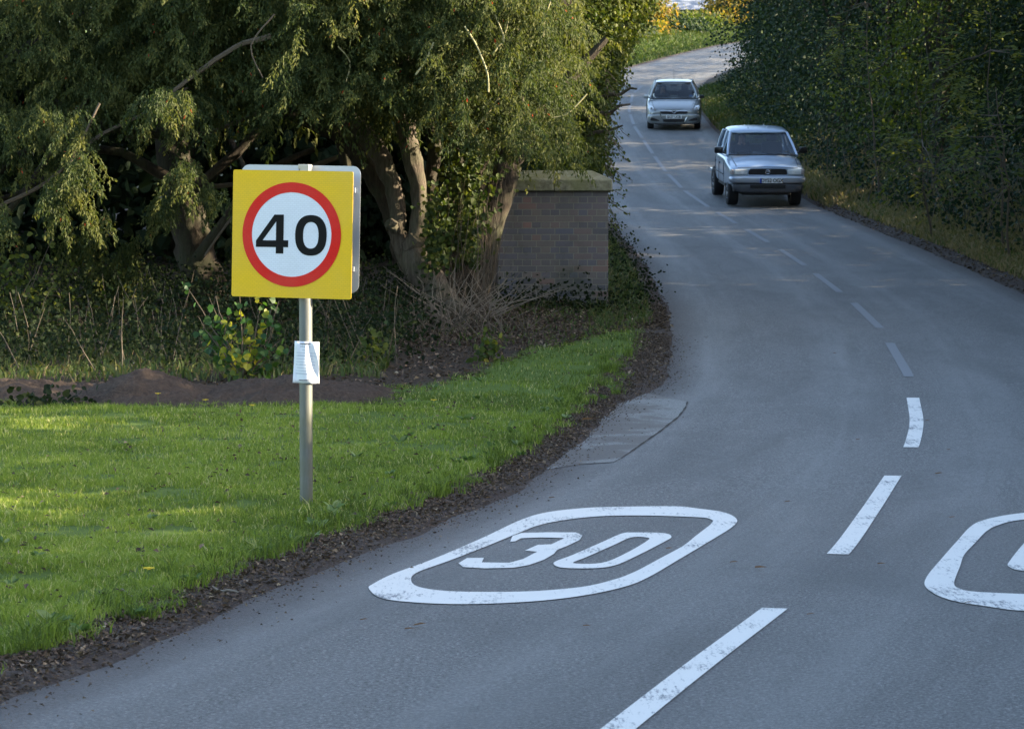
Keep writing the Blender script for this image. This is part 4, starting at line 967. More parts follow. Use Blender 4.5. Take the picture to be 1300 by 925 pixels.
def build_right_side():
    rng = np.random.default_rng(81)
    G = 'ivy-clad hedgerow trees along the right verge'
    # x offset from the road edge, Y, height, radii, material, leaf size, label
    L = [
        (3.0, 112, 8.5, 2.6, 'hedge_leaf', 'farthest dark hedgerow tree, just right of the silver hatchback roof'),
        (2.3, 104, 9.5, 2.3, 'hedge_leaf', 'hedgerow tree with yellowish edge leaves overhanging the far bend on the right'),
        (2.4, 96, 9.5, 2.4, 'hedge_leaf', 'dense dark green hedgerow tree beside the silver hatchback'),
        (2.5, 88, 9.6, 2.4, 'hedge_leaf', 'bluish green ivy-covered hedgerow tree behind the pickup truck'),
        (2.7, 80, 9.3, 2.5, 'hedge_leaf', 'tall ivy-covered tree directly above the pickup truck cab'),
        (2.9, 72, 9.0, 2.5, 'hedge_leaf', 'dark ivy-covered tree right of the pickup truck at the top of the frame'),
        (2.9, 64, 8.6, 2.1, 'yellow_leaf', 'yellow-green leafy tree standing over the verge right of the pickup truck'),
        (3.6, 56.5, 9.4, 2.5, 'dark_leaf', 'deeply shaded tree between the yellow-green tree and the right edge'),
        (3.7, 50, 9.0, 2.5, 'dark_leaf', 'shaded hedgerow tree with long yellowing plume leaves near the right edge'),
        (3.3, 43.5, 8.6, 2.4, 'hedge_leaf', 'nearest hedgerow tree above the bank at the right edge of the view'),
    ]
    for i, (dx, Y, H, R, mat, lab) in enumerate(L):
        dx += 1.0 * float(sstep(78, 92, Y)); x = float(red(Y)) + dx; z = gz(x, Y)
        lob = []
        nl = 7
        for k in range(nl):
            f = k / (nl - 1)
            lob.append((rng.normal() * .3 - .1 * (k % 2), rng.uniform(-1.6, 1.6), 1.2 + f * (H - 1.6) , R * rng.uniform(.7, 1.0), 3.0 + rng.uniform(-.3, .6), 1.5 + rng.uniform(-.2, .3)))
        size = .082 + .0004 * (Y - 40)
        ex = None
        if i in (7, 8):
            ex = (lambda rr, lob=lob: [hanging_plumes(rr, (l[0], l[1], l[2], l[3], l[4], l[5]), 26, .13) for l in lob[1:6]])
        t_ = tree('hedgerow_tree', lab, 'tree', x, Y, lob, 1250 if mat != 'dark_leaf' else 800, 14, size, .22, mat, 100 + i, .17, G, True, shell=.26, extra=ex)
    # a veil of yellowing elder and ash leaves hanging in front of the dark trees
    for j, (px, py, Y, n, s, lab) in enumerate([(1165, 195, 50, 26, .8, 'pale green ash sapling with feathery leaves low on the right bank'), (1255, 90, 46, 34, 1.0, 'young ash with yellowing feathery leaves near the right edge'), (1262, 185, 44, 22, .8, 'leaning ash sapling with long leaves over the right bank'), (1100, 60, 60, 24, .9, 'slender ash sapling with yellow leaves above the pickup mirror')]):
        c = at(px, py, Y); x0 = c.x + .3; y0 = Y + .3; z = gz(x0, y0)
        root = tag(empty('ash_sapling', (x0, y0, z)), lab, 'sapling', 'ash saplings on the right bank')
        r2 = np.random.default_rng(300 + j); top = c.z - z + .9
        mb = MB(); P = wob_line((0, 0, -.1), (c.x - x0, c.y - y0, top), 8, .05, r2); mb.tube([tuple(p) for p in P], np.linspace(.022, .006, 8), 6, False)
        for q in range(7):
            a = P[int(r2.integers(3, 8))]; mb.tube([tuple(v) for v in wob_line(a, a + r2.normal(size=3) * np.array([.6, .5, .3]), 5, .03, r2)], [.012, .01, .008, .006, .004], 5, False)
        mb.build('trunk', M['twig_dark'], root, True)
        crown_obj('foliage', [hanging_plumes(r2, (c.x - x0, c.y - y0, c.z - z, .75 * s, .6, .75 * s), n * 2, .12)], M['yellow_leaf'], root)
    # scrub and bramble under the trees
    V = []; 
    def scrub(name, label, f0, f1, Ya, Yb, h, n, size, mat, seed, per=10):
        r2 = np.random.default_rng(seed); Y = r2.uniform(Ya, Yb, n); X = f0(Y) + (f1(Y) - f0(Y)) * r2.random(n); top = h * (1 + .5 * vnoise(X, Y, seed, .8)) * sstep(-.1, .9, (X - f0(Y)) / np.maximum(f1(Y) - f0(Y), .1) + .25)
        C = np.stack([X, Y, ground_z(X, Y) + top * r2.random(n) ** .6], 1)
        P = np.repeat(C, per, 0) + r2.normal(size=(n * per, 3)) * .15; P[:, 2] = np.maximum(P[:, 2], ground_z(P[:, 0], P[:, 1]) + .02)
        s = size * r2.uniform(.6, 1.3, len(P)); Vv, F = leaf_arrays(P, r2.normal(size=(len(P), 3)) + np.array([0, -.3, -.3]), s, s * .7, True, .12, r2)
        tag(np_mesh(name, Vv, F, M[mat], tint=np.repeat(np.repeat(r2.beta(2, 3, n), per) * .7 + .3 * r2.random(len(P)), 2)), label, 'undergrowth', kind='stuff')
    scrub('undergrowth', 'dark ivy and bramble growing along the foot of the right hedgerow', lambda Y: red(Y) + .9, lambda Y: red(Y) + 4.2, 2, 112, 1.3, 5400, .08, 'hedge_leaf', 401)  # near stretch, out of view, added to stop low sun through the hedge
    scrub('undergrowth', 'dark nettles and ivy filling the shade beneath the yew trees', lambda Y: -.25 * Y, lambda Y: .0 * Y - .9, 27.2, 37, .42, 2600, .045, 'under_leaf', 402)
    scrub('undergrowth', 'ivy and weeds round the foot of the brick pier', lambda Y: 0 * Y - .9, lambda Y: led(Y) - .35, 34.6, 36, .10, 200, .045, 'under_leaf', 403)
    scrub('undergrowth', 'low weeds between the brick pier and the road', lambda Y: 0 * Y + 1.35, lambda Y: led(Y) - .15, 36, 56, .16, 130, .045, 'under_leaf', 404)
    # dead stalks on both sides
    def stalks(name, label, n, fx, Ya, Yb, h, mat, seed, lean=.35):
        r2 = np.random.default_rng(seed); mb = MB()
        for k in range(n):
            Y = r2.uniform(Ya, Yb); X = fx(Y, r2); z = gz(X, Y); hh = h * r2.uniform(.4, 1.1); d = r2.normal(size=3) * lean * hh
            P = wob_line((X, Y, z - .03), (X + d[0], Y + d[1], z + hh), 5, .012, r2); mb.tube([tuple(p) for p in P], np.linspace(.0065, .0025, 5) * (Y / 32), 4, False)
        tag(mb.build(name, M[mat], None, True, fix=False), label, 'dead stalks', kind='stuff')
    stalks('dead_stalks', 'pale dead stalks standing among the weeds under the yews', 130, lambda Y, r: r.uniform(-.21 * Y, -.6), 27, 32.5, .7, 'twig_dark', 411)
    stalks('dead_stalks', 'thin brown stalks on the bank below the right hedgerow', 300, lambda Y, r: float(red(Y)) + r.uniform(.8, 3.2), 36, 75, 1.0, 'twig_dark', 412, .25)
    stalks('dead_stalks', 'tangle of fallen twigs and bramble stems beside the brick pier', 170, lambda Y, r: r.uniform(-1.9, .2), 30.8, 33.2, .32, 'twig_dark', 413, .9)
    # a second, darker row added behind the first to block stray sun
    for i, (Y, H) in enumerate(((8, 2.6), (14.5, 2.6), (21, 2.7), (27.5, 3.3), (33.5, 3.7), (39, 5.4))):
        x = float(red(Y)) + 6.3; lob = [(0, rng.normal() * .3, zz, 1.6, 4.2, 1.1) for zz in np.linspace(.4, H - .8, 4)]
        tree('hedge_bush', 'thick hedge bush added on the near right bank to block sun, %s from the camera' % ['first', 'second', 'third', 'fourth', 'fifth', 'sixth'][i], 'bush', x, float(Y), lob, 900, 9, .28, .38, 'dark_leaf', 720 + i, .08, 'low sun-blocking row added behind the near right hedge', True, shell=.5)
    for i, Y in enumerate((44, 51, 58, 65.5, 73, 81, 89, 97, 105, 113)):  # tall part of the added row, closing gaps to sun and sky
        x = float(red(Y)) + 7.2; H = 10.5 if Y > 55 else 9.5; lob = [(rng.normal() * .3, rng.normal() * .4, zz, 2.2, 4.2, 1.7) for zz in np.linspace(.5, H - 1.2, 6)]
        tree('woodland_tree', 'dark tree added behind the right hedgerow to block sun, %s from the camera' % ['first', 'second', 'third', 'fourth', 'fifth', 'sixth', 'seventh', 'eighth', 'ninth', 'tenth'][i], 'tree', x, float(Y), lob, 1300, 9, .32, .45, 'dark_leaf', 700 + i, .2, 'dark second row of trees added to block sun', True, shell=.5)
    # hedge continuing towards the camera, out of view, which shades the near road
    for i, (Y, dx, H) in enumerate([(37, 3.6, 4.9), (30.5, 3.6, 4.0), (24, 3.4, 3.3), (18, 3.4, 3.1), (12, 3.5, 3.5), (6, 3.6, 4.0)]):
        x = float(red(Y)) + dx; lob = [(rng.normal() * .2, rng.uniform(-1, 1), 1.0 + k * (H - 1.9) / 4, 1.8, 3.4, 1.25) for k in range(5)]
        tree('hedgerow_tree', ['ivy-covered tree on the bank just outside the right edge of the view', 'bushy hedge tree beside the near road, second outside the view', 'bushy hedge tree opposite the sign across the road', 'low bushy hedge tree opposite the painted roundels', 'low bushy hedge tree beside the camera on the right', 'last hedge tree on the right, behind the camera'][i], 'tree', x, Y, lob, 1100, 10, .22, .34, 'hedge_leaf', 140 + i, .14, G, True, shell=.35)

def build_left_side():
    rng = np.random.default_rng(91)
    # ivy-smothered tree behind and above the pier
    z = gz(.8, 39)
    root = tag(empty('ivy_clad_tree', (.8, 39, z)), 'sunlit ivy-smothered tree overhanging the road behind the brick pier', 'tree')
    mb = MB(); r = np.random.default_rng(92)
    P = wob_line((0, 0, -.2), (.1, 0, 6.2), 9, .06, r); mb.tube([tuple(p) for p in P], np.linspace(.2, .08, 9), 12, True, .12, 3); mb.build('trunk', M['bark_dark'], root, True)
    mb = MB()
    for (px, py, qx, qy, Y) in [(700, 150, 762, 110, 37.5), (740, 130, 808, 114, 37.5), (745, 150, 800, 133, 37.2), (720, 180, 790, 160, 38), (735, 60, 800, 30, 38), (700, 110, 735, 60, 37.5)]:
        a = at(px, py, Y) - root.location; b = at(qx, qy, Y - .3) - root.location
        mb.tube([tuple(v) for v in wob_line(a, b, 7, .03, r)], np.linspace(.05, .012, 7), 7, False)
    mb.build('limbs', M['bark'], root, True)
    # leaf cover, bounded by the outline it has beside the road
    n = 3600; py = r.uniform(-220, 232, n); xr = np.interp(py, [-220, -40, 0, 30, 60, 100, 125, 150, 185, 232], [870, 850, 826, 812, 796, 780, 774, 764, 764, 760]); xl = np.interp(py, [-220, 0, 120, 170, 232], [640, 690, 700, 680, 672])
    u = r.random(n) ** .62; px = xl + (xr - xl) * u + r.normal(size=n) * 4 * (u > .85)
    Y = 38.6 - 1.6 * np.sin(np.clip(u, 0, 1) * 3.0) + np.abs(r.normal(size=n)) * .8 + .5 * vnoise(px * .03, py * .03, 3)
    Y = np.where(r.random(n) < .35, Y + r.uniform(.5, 3.5, n), Y)
    keep = (r.random(n) > .8 * mask_gap(px, py)) & (vnoise(px * .035, py * .045, 19) > -.5)
    px, py, Y = px[keep], py[keep], Y[keep]; n = len(px); per = 17
    C = np.stack([(px - CXP) * Y / FP, Y, EYE - (py - HZ) * Y / FP], 1) - np.array(root.location)
    Q = np.repeat(C, per, 0) + r.normal(size=(n * per, 3)) * np.array([.07, .10, .09]); m = len(Q); s = r.uniform(.03, .062, m)
    V, F = leaf_arrays(Q, r.normal(size=(m, 3)) * .6 + np.array([.3, -.3, -.7]), s, s * .85, True, .14, r)
    tt = np.repeat(np.clip(r.beta(2, 2.3, n) + .12 * (C[:, 0] > .6), 0, 1), per) * .7 + .3 * r.random(m)  # right-hand leaves tinted brighter, sunlight put into the leaf colour
    crown_obj('ivy_cover', [(V, F, np.repeat(tt, 2))], M['ivy_leaf'], root)
    # thin leafy sprays hanging beside the pier and out over the road
    Vs = []
    mb = MB()
    for k in range(34):
        x = r.uniform(770, 796) if k < 22 else r.uniform(768, 786); y = r.uniform(95, 280) if k < 30 else r.uniform(180, 300); Y = r.uniform(36.6, 37.6)
        a = np.array(at(min(x, 768), y - r.uniform(5, 20), Y)); b = np.array(at(x + r.uniform(0, 12), y + r.uniform(0, 22), Y - .1))
        L_ = wob_line(a, b, 5, .02, r); mb.tube([tuple(v - np.array(root.location)) for v in L_], .004, 4, False)
        q = 14; tt = r.random(q)[:, None]; Pq = a + (b - a) * tt + r.normal(size=(q, 3)) * .025 - np.array(root.location); s = r.uniform(.03, .055, q)
        V, F = leaf_arrays(Pq, r.normal(size=(q, 3)) * .6 + np.array([.4, -.2, -.6]), s, s * .6, True, .12, r); Vs.append((V, F, np.repeat(r.uniform(.25, .8, q), 2)))
    mb.build('hanging_stems', M['twig_dark'], root, True, fix=False); crown_obj('hanging_sprays', Vs, M['ivy_leaf'], root)
    # a dark yew spray over the coping
    # red-brown dead leaves caught in the ivy
    # --- wood behind the yews
    for i, (x, y, H, R, lab) in enumerate([(-13.5, 47, 9, 4.2, 'shadowy broadleaf tree farthest left behind the yews'), (-9.6, 43.5, 9.5, 3.8, 'dark broadleaf tree behind the left yew'), (-5.2, 44.5, 10, 3.8, 'dark broadleaf tree behind the yellow sign'), (-2.6, 45.5, 10, 3.0, 'dark broadleaf tree behind the gnarled yew'), (-3.4, 53, 11, 4, 'tall broadleaf tree deep in the wood behind the yews'), (-10.5, 54, 11, 5, 'tall shadowy tree deepest in the wood on the left'), (-18, 52, 10, 5, 'wide shadowy tree beyond the left edge of the view')]):
        lob = [(rng.normal() * .5, rng.normal() * .4, zz, R, R * .8, 1.9) for zz in np.linspace(.9, H - 1.5, 5)]
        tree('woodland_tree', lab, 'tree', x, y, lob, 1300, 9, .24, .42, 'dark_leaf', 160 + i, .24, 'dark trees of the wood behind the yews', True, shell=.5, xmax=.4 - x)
    # small round-leaved bush in front of the soil heap
    c = at(302, 430, 26.4); x0, y0 = c.x, 26.4; z0 = gz(x0, y0); root = tag(empty('leafy_bush', (x0, y0, z0)), 'small bush with round green and yellow leaves below the sign', 'bush')
    r = np.random.default_rng(171); mb = MB(); Vs = []
    tips = [(-62, -62), (-50, -28), (-40, -10), (-28, -55), (-15, -20), (0, 10), (8, -30), (12, 40), (22, 0), (30, -45), (45, -15), (50, 20), (-8, 55), (20, 62), (2, -62), (-20, 28), (36, 44), (52, -48), (-46, 2), (8, 22), (-4, -8), (25, -22), (60, -2)]
    base = np.array([0.05, 0, .0])
    for (dx, dy) in tips:
        e = np.array(at(302 + dx, 430 + dy, 26.4 + r.normal() * .12)) - np.array([x0, y0, z0]); L_ = wob_line(base, e, 6, .02, r); mb.tube([tuple(v) for v in L_], np.linspace(.009, .003, 6), 5, False)
        q = 13; tt = r.uniform(.4, 1.04, q)[:, None]; Pq = base + (e - base) * tt + r.normal(size=(q, 3)) * .045; s = r.uniform(.045, .085, q)
        V, F = leaf_arrays(Pq, r.normal(size=(q, 3)) * .5 + np.array([0, -.3, -.4]), s, s * .95, True, .08, r, np.tile([0, -1, .25], (q, 1)))
        yl = r.random() * .3 + .55 * (dx > -25 and dx < 35 and dy > -50); Vs.append((V, F, np.repeat(np.clip(yl + r.normal(size=q) * .22, 0, 1), 2)))
    mb.build('stems', M['twig_dark'], root, True); crown_obj('foliage', Vs, M['bush_leaf'], root)
    # second low shrub at far left, faint in the shade
    for j, (px, py, Y, w, h, lab, mt) in enumerate([(15, 370, 31.5, .7, .7, 'shaded shrub with yellow-green leaves at the left edge', 'yellow_leaf'), (475, 462, 27.3, .13, .28, 'small weed with yellow leaves in front of the dead stalks', 'yellow_leaf'), (620, 470, 28.0, .14, .2, 'small green weed at the edge of the mown grass', 'yellow_leaf'), (60, 512, 24.0, .45, .12, 'low green weed at the foot of the soil heap', 'under_leaf')]):
        c = at(px, py, Y); z0 = gz(c.x, Y); root = tag(empty('weed' if j else 'shrub', (c.x, Y, z0)), lab, 'weed' if j else 'shrub'); r = np.random.default_rng(180 + j)
        n = int(70 + 500 * w * h * 2); zc = max(c.z - z0, h * .55)
        Pq = np.array([0, 0, zc]) + r.normal(size=(n, 3)) * np.array([w * .5, w * .35, h * .42]); Pq[:, 2] = np.maximum(Pq[:, 2], .02); s = r.uniform(.035, .075, n)
        V, F = leaf_arrays(Pq, r.normal(size=(n, 3)), s, s * .8, True, .1, r, np.tile([0, -1, .3], (n, 1))); crown_obj('foliage', [(V, F, np.repeat(r.beta(2, 2, n), 2))], M[mt], root)
        mb = MB()
        for k in range(9): mb.tube([tuple(v) for v in wob_line((r.normal() * .02, 0, -.02), Pq[k], 5, .01, r)], [.005, .005, .004, .003, .002], 4, False)
        mb.build('stems', M['twig_dark'], root, True, fix=False)

def build_far():
    rng = np.random.default_rng(95)
    for i, Y in enumerate((52, 62, 72, 82, 92, 102)):
        x = float(led(Y)) - 4.2; lob = [(0, rng.normal() * .6, 1.1, 1.7, 4.6, 1.2), (rng.normal() * .3, 0, 2.0, 1.4, 4.2, 1.0)]
        tree('hedge_bush', 'bushy hedge on the left verge hidden behind the brick pier, %s along' % ['first', 'second', 'third', 'fourth', 'fifth', 'sixth'][i], 'bush', x, float(Y), lob, 420, 9, .17, .32, 'hedge_leaf', 570 + i, .05, 'hedge bushes left of the road beyond the pier', True, shell=.4)
    G = 'hedge bushes along the far bend'
    k = 0
    names = ['nearest', 'second', 'third', 'fourth', 'fifth', 'sixth', 'seventh', 'eighth', 'ninth', 'tenth', 'eleventh', 'twelfth']
    for Y in np.linspace(120, 205, 12):
        x = float(led(Y)) - 5.0; H = 2.6 + rng.uniform(-.3, .4)
        H = 2.4 if Y < 138 else 1.5 if Y < 158 else .55
        lob = [(rng.normal() * .5, rng.normal() * 1.2, H * f, 1.6, 3.4, H * .35) for f in (.3, .5, .65)]
        tree('hedge_bush', 'dull green bush, %s along the verge of the far bend' % names[k], 'bush', x, float(Y), lob, 420, 8, .2, .34, 'hedge_leaf' if k % 3 == 1 else 'yellow_leaf' if k % 3 else 'autumn_leaf', 500 + k, .06, G, True, shell=.3); k += 1
    for i, (x, y, H, lab, mt) in enumerate([(7.4, 172, 1.8, 'golden sunlit bush left of the white cottage wall', 'autumn_leaf'), (11.0, 188, .6, 'low orange bush in front of the cottage', 'autumn_leaf'), (14.6, 190, 1.9, 'bright orange sunlit bush right of the cottage wall', 'autumn_leaf'), (5.0, 160, 3.4, 'sunlit yellowing tree above the far bend beside the ivy', 'yellow_leaf'), (19.5, 196, 4.4, 'sunlit golden tree behind the hedge at the top of the road', 'autumn_leaf'), (3, 176, 5.5, 'tall sunlit hedgerow tree on the far hillside', 'yellow_leaf'), (-3, 150, 7, 'tall tree on the far hillside behind the yews', 'yellow_leaf'), (-10, 140, 8, 'wide tree on the hillside hidden mostly by the yews', 'yellow_leaf'),
                                            (23, 215, 6, 'sunlit tree above the top of the road', 'yellow_leaf')]):
        lob = [(rng.normal() * .5, rng.normal() * .5, H * f, H * .4 + .35, H * .5 + .5, H * .3) for f in (.4, .62, .8)]
        tree('hillside_tree', lab, 'tree', x, y, lob, 520, 8, .22, .36, mt, 520 + i, .09, 'trees and bushes on the far hillside', True, shell=.3)
    # far right hedge beyond the hedgerow trees, low enough to let the sun over
    for i, Y in enumerate(np.linspace(120, 200, 10)):
        x = float(red(Y)) + 3.2; lob = [(0, 0, 1.0, 1.5, 5, 1.2), (0, 0, 1.6, 1.3, 5, .9)]
        tree('hedge_bush', 'low hedge bush on the outside of the far bend, number %s from the trees' % names[i], 'bush', x, float(Y), lob, 300, 7, .22, .36, 'hedge_leaf', 550 + i, .05, G, True, shell=.35)
# ------------------------------------------------------------------ vehicles
def glass_mat(name, tint=(.0, .02, .03), tr=.72):
    m, t, out = nt(name)
    g = t.nodes.new('ShaderNodeBsdfGlossy'); g.inputs['Roughness'].default_value = .04; g.inputs['Color'].default_value = (.9, .95, 1, 1)
    tp = t.nodes.new('ShaderNodeBsdfTransparent'); tp.inputs[0].default_value = (*[tr + v for v in tint], 1)
    f = t.nodes.new('ShaderNodeLayerWeight'); f.inputs[0].default_value = .5
    fac = mathn(t, 'ADD', mathn(t, 'MULTIPLY', mathn(t, 'POWER', f.outputs['Facing'], 5.0), .8), .03, True)
    mx = t.nodes.new('ShaderNodeMixShader'); t.links.new(fac, mx.inputs[0]); t.links.new(tp.outputs[0], mx.inputs[1]); t.links.new(g.outputs[0], mx.inputs[2]); t.links.new(mx.outputs[0], out.inputs[0])
    return m

def loft(stations, closed_ends=True):
    """stations: (y, [(x,z)...]) half outlines from bottom centre round to top centre, mirrored"""
    mb = MB(); rings = []
    for y, h in stations:
        full = [(x, z) for x, z in h] + [(-x, z) for x, z in reversed(h[1:-1])]
        rings.append([(x, y, z) for x, z in full])
    n = len(rings[0]); V = [v for r in rings for v in r]; F = []
    for i in range(len(rings) - 1):
        for k in range(n): F.append((i * n + k, i * n + (k + 1) % n, (i + 1) * n + (k + 1) % n, (i + 1) * n + k))
    F.append(tuple(range(n))); F.append(tuple((len(rings) - 1) * n + k for k in range(n))[::-1])
    return mb.add(V, F)

def baked(o, cutters=None, cutmat=None, lv=2):
    s = o.modifiers.new('s', 'SUBSURF'); s.levels = lv; s.render_levels = lv
    cs = []
    for c in (cutters or []):
        cs.append(c); b = o.modifiers.new('b', 'BOOLEAN'); b.operation = 'DIFFERENCE'; b.object = c; b.solver = 'EXACT'
    dg = bpy.context.evaluated_depsgraph_get(); dg.update()
    me = bpy.data.meshes.new_from_object(o.evaluated_get(dg)); o.modifiers.clear(); o.data = me
    me.polygons.foreach_set('use_smooth', [True] * len(me.polygons))
    try: me.set_sharp_from_angle(angle=math.radians(50))
    except Exception: pass
    for c in cs: bpy.data.objects.remove(c)
    return o

def wheel(parent, x, y, r, w, rimm, seed=0):
    s = 1 if x > 0 else -1
    prof_ = [(.62, -.5), (.9, -.5), (.98, -.42), (1.0, -.25), (1.0, .25), (.98, .42), (.9, .5), (.62, .5)]
    n = 36; mb = MB(); b = []
    for (rr, u) in prof_: b.append([(x + u * w, y + r * rr * math.cos(a), r + r * rr * math.sin(a)) for a in [2 * math.pi * i / n for i in range(n)]])
    V = [v for q in b for v in q]; F = []
    for j in range(len(b) - 1):
        for i in range(n): F.append((j * n + i, j * n + (i + 1) % n, (j + 1) * n + (i + 1) % n, (j + 1) * n + i))
    wh = mb.add(V, F).build('wheel', M['tyre'], parent, True)
    mb = MB(); xo = x + s * w * .36
    mb.tube([(x - s * w * .3, y, r), (xo, y, r)], r * .62, 28)
    mb.tube([(xo, y, r), (xo + s * .03, y, r)], r * .17, 14)
    rim = mb.build('rim', M['tyre'], wh, True)
    mb = MB()
    for k in range(5):
        a = 2 * math.pi * k / 5 + .3; mb.box((xo + s * .012, y + math.cos(a) * r * .36, r + math.sin(a) * r * .36), (.02, r * .52, r * .15), Matrix.Rotation(a, 3, 'X'), .004)
    mb.tube([(xo + s * .01, y + r * .6 * math.cos(a), r + r * .6 * math.sin(a)) for a in np.linspace(0, 2 * math.pi, 30)], r * .035, 6, False)
    mb.build('spokes', rimm, wh, True)

def quad_panel(name, pts, mat, parent, th=.006, sub=None):
    """thin solid panel from four or more corner points"""
    P = [Vector(p) for p in pts]; nrm = (P[1] - P[0]).cross(P[-1] - P[0]).normalized(); n = len(P)
    V = [tuple(p) for p in P] + [tuple(p + nrm * th) for p in P]
    F = [tuple(range(n))[::-1], tuple(range(n, 2 * n))] + [(i, (i + 1) % n, n + (i + 1) % n, n + i) for i in range(n)]
    o = MB().add(V, F).build(name, mat, parent); return o

def text_mesh(name, s, size, mat, parent, loc, rot=(math.pi / 2, 0, 0), sx=1.0, ext=.001):
    cu = bpy.data.curves.new(name, 'FONT'); cu.body = s; cu.size = size; cu.space_character = .95; cu.align_x = 'CENTER'; cu.align_y = 'CENTER'; cu.extrude = ext; cu.offset = size * .02
    o = bpy.data.objects.new('t', cu); COL.objects.link(o); dg = bpy.context.evaluated_depsgraph_get(); dg.update()
    me = bpy.data.meshes.new_from_object(o.evaluated_get(dg)); bpy.data.objects.remove(o); me.name = name
    me.materials.clear(); me.materials.append(mat); p = link(bpy.data.objects.new(name, me), parent); p.location = loc; p.rotation_euler = rot; p.scale = (sx, 1, 1); return p

def number_plate(parent, c, text, eu=True, w=.52, h=.111, sx=.9):
    white = M['plate_white']
    o = MB().box(c, (w, .012, h), None, .003).build('number_plate', white, parent)
    off = .025 if eu else 0
    text_mesh('plate_characters', text, .118, M['black'], o, (c[0] + off, c[1] - .0075, c[2]), sx=sx)
    if eu: MB().box((c[0] - w / 2 + .026, c[1] - .0066, c[2]), (.046, .003, h - .004)).build('blue_band', M['eu_blue'], o)
    return o

def person(label, loc, shirt, hair, parent_rot, hands):
    """seated driver: one skinned body; z up, facing -y; loc is the hip point in world"""
    J = [(0, 0, .08), (0, .03, .30), (0, .05, .52), (0, .04, .60), (0, .02, .70), (0, .01, .80),
         (.17, .05, .50), (.23, -.10, .30), (hands[0], -.38, .34), (-.17, .05, .50), (-.23, -.10, .30), (-hands[0], -.38, .34),
         (.10, -.02, .05), (.13, -.42, .10), (.13, -.60, -.25), (-.10, -.02, .05), (-.13, -.42, .10), (-.13, -.60, -.25)]
    E = [(0, 1), (1, 2), (2, 3), (3, 4), (4, 5), (2, 6), (6, 7), (7, 8), (2, 9), (9, 10), (10, 11), (0, 12), (12, 13), (13, 14), (0, 15), (15, 16), (16, 17)]
    Rr = [.15, .15, .13, .06, .085, .075, .06, .045, .03, .06, .045, .03, .09, .075, .05, .09, .075, .05]
    me = bpy.data.meshes.new('person'); me.from_pydata(J, E, []); me.update()
    o = link(bpy.data.objects.new('person', me)); o.modifiers.new('sk', 'SKIN'); sv = me.skin_vertices[0].data
    for i, r in enumerate(Rr): sv[i].radius = (r, r * (.8 if i < 3 else 1)); sv[i].use_root = (i == 0)
    s = o.modifiers.new('ss', 'SUBSURF'); s.levels = 2; s.render_levels = 2
    dg = bpy.context.evaluated_depsgraph_get(); dg.update(); me2 = bpy.data.meshes.new_from_object(o.evaluated_get(dg)); o.modifiers.clear(); o.data = me2
    me2.materials.clear(); me2.materials.append(shirt); me2.materials.append(M['skin'])
    for p in me2.polygons:
        p.use_smooth = True; c = p.center; p.material_index = 1 if (c.z > .585 or (c.y < -.33 and c.z > .2)) else 0
    o.matrix_world = Matrix.Translation(loc) @ parent_rot.to_4x4()
    tag(o, label, 'person')
    # hair cap and facial features
    mb = MB(); bm = bmesh.new(); bmesh.ops.create_uvsphere(bm, u_segments=16, v_segments=10, radius=1)
    V = [(v.co.x * .092, v.co.y * .105 + .025, v.co.z * .10 + .765) for v in bm.verts]; bm.verts.index_update()
    F = [[v.index for v in f.verts] for f in bm.faces if not (f.calc_center_median().y < -.25 and f.calc_center_median().z < .45)]; bm.free()
    mb.add(V, F).build('hair', hair, o, True)
    mb = MB().tube([(0, -.07, .75), (0, -.10, .715), (0, -.085, .705)], [.008, .015, .008], 6)
    for sx in (-.032, .032): mb.tube([(sx, -.082, .742), (sx, -.068, .742)], .010, 8)
    mb.build('face', M['skin'], o, True)
    return o

def seat_mb(x, y, z):
    return MB().box((x, y, z + .06), (.48, .5, .16), None, .04).box((x, y + .28, z + .40), (.46, .14, .62), Matrix.Rotation(-.15, 3, 'X'), .05).box((x, y + .36, z + .80), (.24, .09, .17), None, .035)

def veh_root(name, X, Y, yaw, label, cat):
    d = 1.3; sl = math.atan(((prof(Y + 2 + d) - prof(Y + 2 - d)) / (2 * d)))
    o = tag(empty(name, (X, Y, float(prof(Y)) + .004)), label, cat)
    o.rotation_euler = (sl, 0, yaw)
    return o, Matrix.Rotation(yaw, 3, 'Z') @ Matrix.Rotation(sl, 3, 'X')

def cyl_cut(x, y, z, r, w, mat):
    o = MB().tube([(x - w / 2, y, z), (x + w / 2, y, z)], r, 32).build('cut', mat); return o

def seam(mb, pts, r=.005): mb.tube(pts, r, 5, True)

